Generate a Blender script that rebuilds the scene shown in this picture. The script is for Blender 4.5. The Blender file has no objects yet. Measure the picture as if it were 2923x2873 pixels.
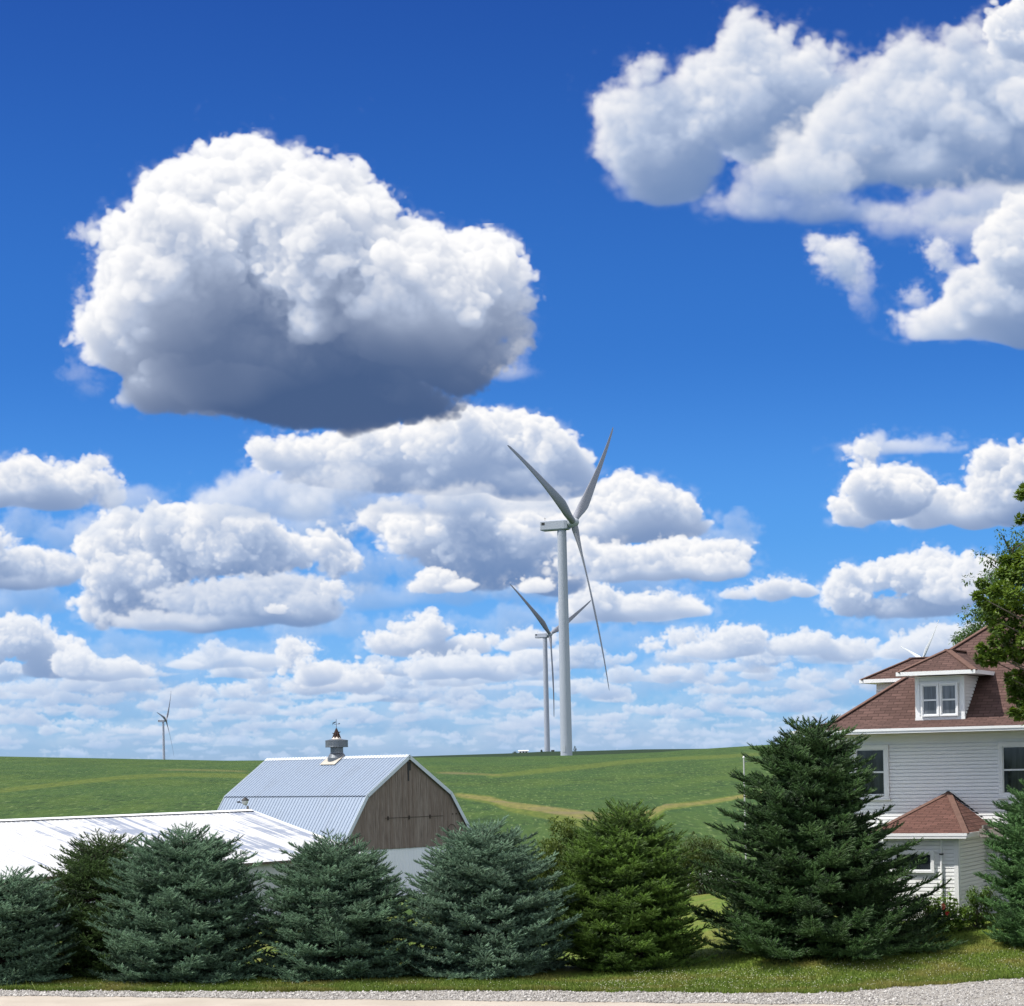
import bpy, bmesh, math, random
import numpy as np
from mathutils import Vector, Matrix

scene = bpy.context.scene
COL = scene.collection
R = math.radians

# ---------------------------------------------------------------- camera
EYE = Vector((0.0, 0.0, 5.5))
cam = bpy.data.cameras.new("camera")
cam.sensor_fit = 'HORIZONTAL'; cam.sensor_width = 36.0
cam.lens = 36.0 * 6000.0 / 2923.0
cam.shift_x = 0.0
cam.shift_y = (2180.0 - 1436.5) / 2923.0
cam.clip_start = 0.5; cam.clip_end = 60000.0
cam_o = bpy.data.objects.new("camera", cam); COL.objects.link(cam_o)
ROLL = R(1.2)
c_, s_ = math.cos(ROLL), math.sin(ROLL)
M = Matrix(((c_, s_, 0), (0, 0, -1), (-s_, c_, 0))).to_4x4()
M.translation = EYE
cam_o.matrix_world = M
scene.camera = cam_o

# ---------------------------------------------------------------- light
SUN_EL, SUN_AZ = R(57.5), math.atan2(-0.98, -0.20)      # azimuth from +Y towards +X
SUN_DIR = (math.cos(SUN_EL) * math.sin(SUN_AZ), math.cos(SUN_EL) * math.cos(SUN_AZ), math.sin(SUN_EL))
sun = bpy.data.lights.new("sun", 'SUN'); sun.energy = 4.2; sun.angle = R(0.5); sun.color = (1.0, 0.955, 0.88)
sun_o = bpy.data.objects.new("sun", sun); COL.objects.link(sun_o)
sun_o.rotation_euler = Vector(SUN_DIR).to_track_quat('Z', 'Y').to_euler()
sun_o.location = (-30, -5, 70)

scene.view_settings.view_transform = 'Standard'
scene.view_settings.look = 'None'
scene.view_settings.exposure = 0.55
scene.view_settings.gamma = 1.0
scene.view_settings.use_curve_mapping = False
scene.render.engine = 'CYCLES'
scene.cycles.max_bounces = 6
scene.cycles.diffuse_bounces = 3
scene.cycles.transparent_max_bounces = 8
scene.cycles.use_denoising = True
scene.cycles.sample_clamp_indirect = 6.0
# ---------------------------------------------------------------- clouds
# Fair-weather cumulus, simulated as 3-D density fields, lit by the sun and
# integrated along the line of sight, kept as a map of sky directions
# (u = x / y, v = z / y) that the world shader reads.
SOFT, SIG = 1.75, 0.9
SKY_S = 2500.0                    # map pixels per unit of u and v
SKY_U0, SKY_U1, SKY_V0, SKY_V1 = -0.36, 0.36, -0.012, 0.42
CR, SR = math.cos(math.radians(1.2)), math.sin(math.radians(1.2))

def sky_xy(dx, dy):
    """photo survey units (1937 wide) -> map pixels"""
    a = (dx * 1.509 - 1461.5) / 6000.0
    b = (2180.0 - dy * 1.509) / 6000.0
    u, v = a * CR + b * SR, -a * SR + b * CR
    return (u - SKY_U0) * SKY_S, (v - SKY_V0) * SKY_S

def up_axis(a, n, off, cell, ax):
    """resample lattice a along axis ax to n points, quadratic B-spline weights"""
    t = (np.arange(n) + off) / cell
    i = np.floor(t).astype(int); f = (t - i).astype(np.float32)
    w0 = 0.5 * (1 - f) ** 2; w2 = 0.5 * f * f; w1 = 1 - w0 - w2
    sh = [1, 1, 1]; sh[ax] = n
    return (np.take(a, i, ax) * w0.reshape(sh) + np.take(a, i + 1, ax) * w1.reshape(sh)
            + np.take(a, i + 2, ax) * w2.reshape(sh))

def lattice_noise(rng, shape, cell):
    """smooth random field on a grid, about -1..1 ; cell is (y, x, z)"""
    m = [int(n / c) + 5 for n, c in zip(shape, cell)]
    a = rng.uniform(-1, 1, m).astype(np.float32)
    off = rng.uniform(0, 1, 3) * np.array(cell)
    for ax in (1, 0, 2):
        a = up_axis(a, shape[ax], off[ax], cell[ax], ax)
    return a * 2.0

def grow(rng, balls, n, lo, hi, up=0.25):
    """cauliflower: smaller balls on the skin of the larger ones"""
    out = []
    for (cx, cy, cz, rx, ry, rz) in balls:
        k = max(3, int(n * rng.uniform(0.7, 1.3)))
        for _ in range(k):
            d = rng.normal(size=3); d[1] = d[1] + up * 1.5; d[2] -= 0.35
            d /= np.linalg.norm(d) + 1e-6
            s = rng.uniform(lo, hi)
            r = s * min(rx, ry) * 1.1
            q = rng.uniform(0.66, 0.93)
            out.append((cx + d[0] * rx * q, cy + d[1] * ry * q, cz + d[2] * rz * q,
                        r * rng.uniform(0.9, 1.3), r * rng.uniform(0.8, 1.05), r))
    return out

def make_cloud(layer, spec):
    """spec: dict(b=[(dx,dy,rx,ry),...], base=(y at x0, slope), seed, soft, haze, dens, gain)"""
    rgb, alpha = layer
    rng = np.random.default_rng(spec.get('seed', 1))
    k = SKY_S * 1.509 / 6000.0
    q = spec.get('q', 1.0)
    balls = []
    for (dx, dy, rx, ry) in spec['b']:
        x, y = sky_xy(dx, dy)
        rz = min(rx, ry * 1.6) * 0.75
        balls.append((x, y, rng.normal() * 0.25 * rz, rx * k, ry * k, rz * k))
    big = balls
    b1 = grow(rng, big, spec.get('n1', 16), *spec.get('r1', (0.18, 0.45)))
    b2 = grow(rng, [b for b in b1 if b[4] > 5], spec.get('n2', 9), 0.25, 0.5)
    b3 = grow(rng, [b for b in b2 if b[4] > 8], 3, 0.3, 0.5) if spec.get('n3', 1) else []
    mrg = 30
    x0 = int(min(b[0] - b[3] * 1.35 for b in big)) - mrg; x1 = int(max(b[0] + b[3] * 1.35 for b in big)) + mrg
    y0 = int(min(b[1] - b[4] * 1.2 for b in big)) - mrg; y1 = int(max(b[1] + b[4] * 1.35 for b in big)) + mrg
    zr = max(b[5] for b in big) * 1.5 + 10
    X0, X1 = max(x0, -40), min(x1, rgb.shape[1] + 40)
    Y0, Y1 = max(y0, -20), min(y1, rgb.shape[0] + 60)
    if X1 - X0 < 6 or Y1 - Y0 < 6: return
    zs = spec.get('zs', 2.0 if zr < 60 else 2.6)
    nz = max(12, int(2 * zr / zs))
    shape = (Y1 - Y0, X1 - X0, nz)
    yy = np.arange(Y0, Y1, dtype=np.float32); xx = np.arange(X0, X1, dtype=np.float32)
    zz = (np.arange(nz, dtype=np.float32) - nz / 2) * zs
    f = np.full(shape, -30.0, np.float32)
    sc = spec.get('scale', 1.0)
    amp = spec.get('amp', 1.0)
    for (cx, cy, cz, rx, ry, rz) in balls + b1 + b2 + b3:
        e = 1 + max(0.2, 15.0 * spec.get('low', 1.0) * min(1, sc + 0.1) / min(rx, ry, rz))
        ia, ib = np.searchsorted(yy, [cy - ry * e, cy + ry * e]); ja, jb = np.searchsorted(xx, [cx - rx * e, cx + rx * e])
        ka, kb = np.searchsorted(zz, [cz - rz * e, cz + rz * e])
        if ia >= ib or ja >= jb or ka >= kb: continue
        d2 = ((((yy[ia:ib] - cy) / ry) ** 2)[:, None, None] + (((xx[ja:jb] - cx) / rx) ** 2)[None, :, None]
              + (((zz[ka:kb] - cz) / rz) ** 2)[None, None, :])
        rr = min(rx, ry, rz)
        v = (1.0 - np.sqrt(d2)) * rr
        s = f[ia:ib, ja:jb, ka:kb]
        np.maximum(s, v, out=s)
    # erosion and billows
    # the underside faces the viewer: the base drops with distance, and is smooth
    bx, by, sl = spec['base']
    xb, yb = sky_xy(bx, by)
    base = yb - sl * (xx - xb)
    base = base + 3.0 * np.sin(xx / 23.0 + spec.get('seed', 1)) + 2.0 * np.sin(xx / 9.7)
    und = spec.get('und', 0.35)
    hb = (yy[:, None] - base[None, :])[:, :, None] - (und * (zr * 0.15 - zz))[None, None, :]
    bs = spec.get('bsoft', 14.0)
    calm = np.clip(hb / (bs * 2.2), 0.15, 1.0)
    for cell, a, bil in ((40, 9.0, 0), (17, 4.4, 1), (8, 2.9, 1), (4.4, 2.4, 0), (2.6, 1.7, 0)):
        c = cell * sc
        if cell == 40: a = a * spec.get('low', 1.0)
        n = lattice_noise(rng, shape, (c, c * 1.1, c / zs))
        if bil: n = np.abs(n) * 2 - 0.75
        n *= np.float32(a * amp * min(1, sc + 0.15)); n *= calm
        f += n; f -= np.float32(0.1 * a * amp)
    del n
    # flat base
    f += np.minimum(0, (np.clip(hb / bs, -2.5, 1.0) - 0.4) * bs * 0.9)
    hbc = hb.astype(np.float32); del hb, calm
    soft = spec.get('soft', 3.0) * SOFT * min(1.0, sc + 0.15)
    f += 0.42 * soft
    D = np.clip(f / soft, 0, 1)
    D *= D * (3 - 2 * D)
    wv = spec.get('wisp', 0.10)
    if wv > 0:                                  # torn shreds of vapour outside the solid edge
        n = lattice_noise(rng, shape, (13 * sc, 15 * sc, 13 * sc / zs)) + 0.6 * lattice_noise(rng, shape, (5 * sc, 6 * sc, 5 * sc / zs))
        f *= 1 / 11.0; f += 1.0; np.clip(f, 0, 1, out=f)
        n *= 1.1; n -= 0.3; np.clip(n, 0, 1, out=n); f *= f; f *= n; f *= np.float32(wv * 1.3)
        f *= np.clip((hbc + 6) / 12, 0, 1)
        np.maximum(D, f, out=D)
        del n
    del f
    # thin the fringe near the base so that it frays
    D *= spec.get('dens', 1.0)
    # sun transport, layer by layer from the top
    ny, nx, _ = shape
    sx = -SUN_DIR[0] / SUN_DIR[2]               # step in x per layer going down
    tau = np.zeros((nx, nz), np.float32); up = np.zeros((nx, nz), np.float32)
    L = np.empty(shape, np.float32)
    ext = spec.get('ext', 0.045) 
    amb_e = ext * 0.35
    fi = sx; 
    for j in range(ny - 1, -1, -1):
        # shift with sub-pixel interpolation (and the slight blur of multiple scattering)
        t1 = np.roll(tau, 1, 0); t1[0] = 0
        tau = tau * (1 - fi) + t1 * fi
        if (j & 1) == 0:
            tau[:, 1:-1] = 0.25 * tau[:, :-2] + 0.5 * tau[:, 1:-1] + 0.25 * tau[:, 2:]
            tau[1:-1] = 0.12 * tau[:-2] + 0.76 * tau[1:-1] + 0.12 * tau[2:]
            up[2:-2] = 0.3 * up[:-4] + 0.4 * up[2:-2] + 0.3 * up[4:]
            up[:, 1:-1] = 0.3 * up[:, :-2] + 0.4 * up[:, 1:-1] + 0.3 * up[:, 2:]
        d = D[j]
        tau = tau + d * (ext * 1.1)
        up = up + d * amb_e
        L[j] = 0.55 * np.exp(-tau * 2.2) + 0.34 * np.exp(-tau * 0.55) + 0.13 * np.exp(-tau * 0.15)
        D_up = np.exp(-up)
        L[j] = L[j] + 0.16 * D_up               # sky light from above
    # local powder: faces seen obliquely in crevices fall a little darker
    sig = spec.get('sig', 0.2) * SIG * zs
    T = np.exp(-np.cumsum(D, 2) * sig)
    W = np.empty_like(T); W[:, :, 0] = 1 - T[:, :, 0]; W[:, :, 1:] = T[:, :, :-1] - T[:, :, 1:]
    A = 1 - T[:, :, -1]
    lum = (W * L).sum(2) / np.maximum(A, 1e-4)
    del W, T, L, D
    lum *= spec.get('gain', 1.0)
    t = np.clip((lum - 0.12) / 0.78, 0, 1.25)[..., None]
    dark = np.array(spec.get('dark', (0.15, 0.255, 0.49)), np.float32)
    lite = np.array(spec.get('lite', (0.90, 0.92, 0.975)), np.float32)
    midc = np.array(spec.get('mid', (0.50, 0.595, 0.785)), np.float32)
    col = np.where(t < 0.5, dark + (midc - dark) * (t * 2) ** 1.05, midc + (lite - midc) * (t * 2 - 1))
    hz = spec.get('haze', 0.0)
    hc = np.array((0.36, 0.58, 0.92), np.float32)
    col = col * (1 - hz) + hc * hz
    A = A * spec.get('op', 1.0)
    # paste
    H, Wd = alpha.shape
    ya, yb_, xa, xb_ = max(0, Y0), min(H, Y1), max(0, X0), min(Wd, X1)
    if ya >= yb_ or xa >= xb_: return
    a = A[ya - Y0:yb_ - Y0, xa - X0:xb_ - X0][..., None]
    c = col[ya - Y0:yb_ - Y0, xa - X0:xb_ - X0]
    # premultiplied "over"
    rgb[ya:yb_, xa:xb_] = c * a + rgb[ya:yb_, xa:xb_] * (1 - a)
    alpha[ya:yb_, xa:xb_] = a[..., 0] + alpha[ya:yb_, xa:xb_] * (1 - a[..., 0])
def cloud_specs():
    S = []
    def C(b, base, **kw):
        dy, gr = kw.pop('dy', 0), kw.pop('gr', 1.0)
        b = [(x, y + dy, rx * gr, ry * gr) for x, y, rx, ry in b]
        S.append(dict(b=b, base=(base[0], base[1] + dy, base[2]), **kw))
    rng = np.random.default_rng(77)
    # far bands low over the horizon, many small flat-bottomed heaps
    rows = [(1428, 8, 60, 6, 0.66), (1412, 8, 56, 7, 0.6), (1394, 8, 60, 8, 0.52), (1374, 8, 64, 10, 0.46), (1352, 8, 74, 12, 0.40), (1330, 8, 80, 15, 0.34), (1300, 8, 90, 17, 0.30), (1420, 8, 50, 7, 0.66), (1404, 10, 56, 8, 0.6), (1385, 13, 62, 10, 0.54), (1364, 15, 70, 12, 0.48), (1342, 18, 76, 14, 0.42),
            (1318, 22, 84, 17, 0.36), (1290, 26, 90, 20, 0.30), (1262, 30, 100, 20, 0.27)]
    for r, (yr, st, w, h, hz) in enumerate(rows):
        x = -420.0 + rng.uniform(0, 120)
        while x < 2400:
            ww = w * rng.uniform(0.6, 1.35); hh = h * rng.uniform(0.7, 1.3)
            if rng.uniform() < 0.82:
                y = yr + rng.normal() * 5 - (x - 960) * 0.021 + 0
                n = rng.integers(2, 5)
                b = [(x + rng.uniform(-0.6, 0.6) * ww, y - hh * rng.uniform(0.0, 0.75), ww * rng.uniform(0.3, 0.62), hh * rng.uniform(0.5, 1.1)) for _ in range(n)]
                b.append((x, y, ww * 0.85, hh * 0.5))
                C(b, (x, y + hh * 0.45, 0.0), seed=int(rng.integers(1e6)), soft=2.6, haze=min(0.75, hz * rng.uniform(0.85, 1.2)), scale=0.36 + 0.006 * h, gain=1.1,
                  amp=0.8, bsoft=5, sig=0.16, n1=9, n2=4, n3=0, wisp=0, ext=0.085, op=0.93, dark=(0.12, 0.19, 0.38))
            x += ww * rng.uniform(0.9, 1.7)
    # thin grey-blue veils between the heaps
    for (vx, vy, vw, vh) in ((330, 1240, 330, 40), (60, 1140, 160, 34), (820, 1320, 420, 34), (1460, 1300, 320, 40), (1560, 1250, 260, 40),
                             (250, 1330, 340, 40), (980, 1180, 200, 26), (640, 1190, 150, 26), (1250, 1210, 190, 40), (1760, 1180, 220, 36),
                             (820, 1120, 220, 40), (1130, 1120, 220, 60), (470, 1010, 260, 60), (610, 1010, 130, 60), (1000, 1060, 170, 70), (640, 960, 140, 50), (730, 1090, 110, 50), (1340, 1040, 120, 50), (100, 1010, 160, 50), (1100, 1290, 240, 40), (200, 1290, 300, 50), (620, 1370, 420, 40), (1300, 1380, 420, 40), (100, 1390, 360, 36),
                             (1350, 1330, 260, 44), (900, 1370, 300, 40), (1640, 1300, 240, 50), (300, 1400, 400, 24), (1000, 1405, 500, 24), (60, 1330, 260, 44)):
        b = [(vx + rng.uniform(-.7, .7) * vw, vy + rng.uniform(-.5, .5) * vh, vw * rng.uniform(.25, .5), vh * rng.uniform(.4, .8)) for _ in range(6)]
        C(b, (vx, vy + vh, 0.0), seed=int(rng.integers(1e6)), soft=8, haze=.34, scale=.9, amp=1.2, bsoft=12, sig=.06, n1=8, n2=3, n3=0, wisp=0, ext=.06, op=(.5 if vy < 1200 else .34), gain=1.04)
    m = dict(soft=3.0, bsoft=13, ext=0.045, gain=1.06)
    # low left and middle heaps
    C([(30, 1208, 78, 45), (110, 1252, 62, 42), (-60, 1220, 90, 50)], (60, 1285, -0.02), seed=11, haze=.16, scale=.7, **m)
    C([(215, 1268, 75, 30), (150, 1262, 50, 30), (265, 1275, 40, 18)], (215, 1292, 0.0), seed=12, haze=.2, scale=.55, **m)
    C([(550, 1240, 38, 38), (600, 1278, 52, 32), (690, 1292, 46, 34), (650, 1290, 60, 28), (590, 1300, 60, 20)], (620, 1316, 0.0), seed=13, haze=.16, scale=.55, **m)
    C([(420, 1248, 95, 26), (500, 1256, 60, 24), (350, 1262, 50, 18)], (430, 1270, 0.0), seed=14, haze=.26, scale=.6, op=.9, **m)
    C([(790, 1203, 72, 34), (720, 1215, 50, 22), (850, 1232, 80, 30), (760, 1226, 80, 22)], (790, 1250, 0.0), seed=15, haze=.14, scale=.6, **m)
    C([(880, 1262, 60, 36), (820, 1268, 60, 30), (940, 1270, 55, 26), (1000, 1255, 40, 24)], (880, 1292, 0.0), seed=16, haze=.25, scale=.6, **m)
    C([(1290, 1210, 60, 26), (1240, 1222, 45, 20), (1400, 1216, 60, 28), (1500, 1222, 78, 26), (1340, 1232, 90, 22), (1600, 1234, 62, 24)], (1400, 1262, 0.02), seed=17, haze=.2, scale=.55, **m)
    C([(1270, 1274, 40, 16), (1240, 1276, 30, 12)], (1260, 1286, 0), seed=18, haze=.25, scale=.45, **m)
    C([(1010, 1210, 55, 26), (970, 1222, 40, 18)], (1000, 1238, 0), seed=19, haze=.2, scale=.5, **m)
    C([(1720, 1228, 90, 30), (1800, 1222, 90, 34), (1900, 1215, 90, 40), (2050, 1200, 120, 60)], (1800, 1256, 0.0), seed=20, haze=.25, scale=.6, **m)
    C([(700, 1325, 60, 15), (640, 1330, 40, 11)], (690, 1338, 0), seed=120, haze=.42, scale=.45, **m)
    # middle band
    C([(1460, 1116, 52, 28), (1400, 1128, 42, 15), (1520, 1122, 40, 20)], (1460, 1138, 0.0), seed=21, haze=.1, scale=.5, soft=4, bsoft=8, ext=.06)
    C([(1130, 1146, 56, 42), (1200, 1150, 92, 38), (1290, 1156, 66, 28), (1240, 1165, 100, 20), (1090, 1160, 50, 26)], (1200, 1186, 0.0), seed=22, haze=.12, scale=.65, **m)
    C([(1650, 1094, 58, 36), (1740, 1090, 82, 44), (1615, 1132, 52, 36), (1800, 1112, 82, 36), (1720, 1146, 120, 30), (1850, 1090, 60, 40)], (1720, 1184, 0.0), seed=23, haze=.1, scale=.7, **m)
    C([(220, 1034, 78, 58), (330, 1012, 92, 52), (420, 1034, 118, 56), (520, 1050, 128, 42), (640, 1068, 66, 34), (250, 1096, 104, 56),
       (215, 1150, 74, 42), (340, 1150, 120, 40), (180, 1080, 40, 40)], (330, 1196, 0.05), seed=24, haze=.06, scale=.9, n1=18, **m)
    C([(470, 1138, 178, 50), (350, 1176, 150, 30), (560, 1150, 92, 42), (420, 1180, 140, 22)], (470, 1198, 0.0), seed=25, haze=.12, scale=.8, gain=.8, soft=5, bsoft=12, ext=.05)
    C([(525, 1157, 24, 12), (628, 1112, 15, 14)], (530, 1172, 0), seed=26, haze=.08, scale=.4, soft=3, bsoft=5, ext=.05)
    C([(36, 1080, 82, 40), (108, 1084, 40, 32), (-70, 1070, 90, 60), (30, 1104, 90, 20)], (40, 1122, 0.0), seed=27, haze=.08, scale=.65, soft=5, bsoft=10, ext=.05)
    C([(720, 985, 66, 36), (790, 1008, 104, 56), (870, 960, 78, 58), (900, 1050, 124, 56), (960, 1088, 104, 34),
       (1000, 1000, 112, 66), (930, 1010, 110, 70), (1040, 1110, 60, 24)], (900, 1142, 0.02), seed=201, haze=.05, scale=.9, n1=14, soft=3.4, bsoft=14, ext=.042, gain=1.05)
    C([(822, 1104, 40, 26), (868, 1112, 40, 20), (790, 1112, 24, 14), (1010, 1108, 50, 20)], (840, 1134, 0.0), seed=128, haze=.06, scale=.5, **m)
    C([(1200, 962, 96, 62), (1268, 972, 66, 54), (1150, 985, 82, 58), (1120, 1000, 70, 46), (1240, 1000, 100, 36)], (1200, 1036, -0.05), seed=29, haze=.04, scale=.85, **m)
    C([(1250, 1060, 170, 42), (1140, 1060, 82, 40), (1340, 1078, 82, 32), (1200, 1085, 150, 24)], (1250, 1108, 0.0), seed=30, haze=.07, scale=.8, **m)
    C([(60, 920, 92, 48), (150, 912, 66, 44), (205, 932, 34, 32), (-10, 930, 62, 44), (90, 945, 100, 30)], (100, 972, 0.07), seed=31, haze=.02, scale=.75, soft=4.5, bsoft=12, ext=.045)
    C([(505, 940, 112, 40), (450, 950, 70, 30), (570, 955, 60, 32), (500, 915, 60, 22)], (505, 996, 0.0), seed=32, haze=.16, scale=.9, soft=11, bsoft=16, ext=.03, op=.85, sig=.12)
    C([(250, 950, 50, 26), (290, 985, 60, 24), (180, 1010, 40, 24)], (250, 1010, 0), seed=33, haze=.25, scale=.8, soft=12, bsoft=10, ext=.03, op=.6, sig=.08)
    C([(1640, 885, 38, 42), (1680, 930, 86, 56), (1740, 962, 86, 40), (1625, 960, 52, 40), (1845, 968, 66, 48), (1900, 938, 66, 66), (1880, 880, 42, 30), (1960, 930, 80, 80), (2050, 940, 120, 90)],
      (1740, 1006, -0.03), seed=34, haze=.02, scale=.85, **m)
    C([(1700, 848, 86, 18), (1660, 838, 40, 14), (1770, 850, 40, 11)], (1700, 866, 0), seed=35, haze=.1, scale=.8, soft=9, bsoft=8, ext=.04, op=.8, sig=.12)
    # behind the big heap
    C([(560, 836, 92, 36), (690, 826, 112, 52), (850, 815, 112, 62), (960, 830, 76, 64), (1035, 848, 66, 62), (1085, 885, 34, 44),
       (900, 880, 170, 40), (1000, 905, 110, 36), (640, 870, 110, 30), (760, 870, 120, 40)], (820, 936, 0.0), seed=303, dy=26, haze=.03, scale=.9, n1=14, bsoft=26, soft=3.2, ext=.036, gain=1.04)
    C([(640, 900, 60, 26), (830, 930, 150, 28), (990, 935, 100, 24)], (830, 955, 0), seed=37, dy=26, haze=.1, scale=.9, gain=.85, soft=9, bsoft=14, ext=.05, op=.8, sig=.1)
    # upper right bank
    C([(1262, 215, 100, 108), (1222, 285, 68, 74), (1268, 325, 78, 72), (1230, 122, 32, 36), (1420, 108, 62, 76), (1385, 175, 112, 92),
       (1515, 170, 104, 88), (1585, 150, 52, 48), (1240, 340, 60, 40), (1190, 215, 50, 50), (1480, 235, 120, 70)], (1290, 400, 0.0), seed=412, dy=16, scale=1.1, n1=16, bsoft=60, soft=7, ext=.028, gain=.95, sig=.075, amp=1.2, low=1.25, wisp=.22)
    C([(1640, 255, 132, 96), (1770, 195, 132, 122), (1856, 120, 84, 78), (1920, 222, 142, 150), (2030, 250, 140, 200), (1560, 305, 110, 66), (1800, 320, 150, 66)],
      (1700, 395, -0.04), seed=403, scale=1.15, n1=16, bsoft=60, soft=8, ext=.028, gain=.92, sig=.075, amp=1.2, low=1.25, wisp=.22)
    C([(1925, 62, 56, 56), (1990, 60, 80, 80)], (1925, 150, 0), seed=43, scale=.9, bsoft=20, soft=3, ext=.03)
    C([(1505, 352, 76, 36), (1545, 402, 100, 32), (1680, 405, 110, 34), (1440, 390, 70, 36), (1360, 388, 48, 24), (1790, 400, 120, 46), (1900, 395, 110, 70)],
      (1560, 440, 0.0), seed=44, scale=1.1, bsoft=30, soft=9, ext=.03, gain=.9, sig=.04, amp=1.3, op=.92, low=1.9, wisp=.2)
    C([(1820, 430, 110, 40), (1900, 460, 80, 46), (1720, 425, 90, 26), (1960, 480, 90, 60)], (1820, 500, 0.0), seed=49, scale=1.0, bsoft=30, soft=9, ext=.025, gain=.95, sig=.03, amp=1.3, op=.85, low=1.8, wisp=.25)
    C([(1940, 470, 100, 90), (1895, 560, 112, 66), (1790, 622, 92, 32), (1930, 620, 130, 44), (1850, 600, 100, 44), (2020, 560, 140, 120)], (1850, 660, 0.0), seed=45, scale=1.0, bsoft=24, soft=6, ext=.032, sig=.12)
    C([(1585, 492, 38, 40), (1605, 520, 34, 32), (1565, 470, 26, 22)], (1590, 570, 0.2), seed=46, scale=.75, bsoft=20, soft=8, ext=.03, sig=.07, amp=1.25, wisp=.3)
    C([(1632, 560, 18, 36), (1640, 590, 10, 20)], (1632, 620, 0), seed=47, scale=.7, bsoft=20, soft=10, ext=.03, sig=.05, op=.6)
    C([(1765, 476, 26, 20), (1785, 500, 18, 22), (1730, 560, 26, 22)], (1765, 590, 0), seed=48, scale=.6, bsoft=10, soft=9, ext=.03, sig=.06, amp=1.2, wisp=.3)
    # the big heap
    C([(452, 425, 208, 172), (330, 500, 165, 165), (240, 600, 92, 118), (600, 480, 160, 170), (540, 640, 280, 140), (790, 555, 180, 135),
       (920, 560, 76, 116), (870, 650, 116, 86), (420, 735, 180, 76), (650, 730, 230, 68), (470, 285, 50, 36), (420, 305, 50, 40),
       (335, 375, 84, 76), (640, 350, 66, 56), (690, 420, 80, 80), (860, 455, 90, 44), (780, 410, 60, 34), (190, 590, 46, 60), (300, 700, 90, 70), (548, 290, 34, 26)],
      (540, 838, 0.12), seed=103, scale=1.15, n1=30, n2=9, r1=(.12,.36), bsoft=40, soft=3.6, ext=.018, amp=1.2, gain=.99, sig=.14, und=1.05, dy=22, gr=.95, dark=(.07, .125, .265), mid=(.47, .55, .72), wisp=.13)
    C([(170, 425, 26, 14), (185, 460, 20, 26), (165, 610, 18, 30), (160, 560, 14, 30)], (170, 640, 0), seed=53, dy=18, scale=.6, bsoft=8, soft=9, ext=.03, sig=.06, amp=1.2, op=.85)
    C([(140, 690, 26, 16), (170, 720, 22, 14)], (150, 750, 0), seed=54, dy=18, scale=.6, bsoft=8, soft=12, ext=.03, sig=.03, amp=1.2, op=.4)
    C([(985, 640, 30, 40), (970, 690, 40, 18), (1000, 540, 16, 40)], (985, 715, 0), seed=55, dy=18, scale=.6, bsoft=8, soft=12, ext=.03, sig=.04, amp=1.0, op=.6)
    return S

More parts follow.
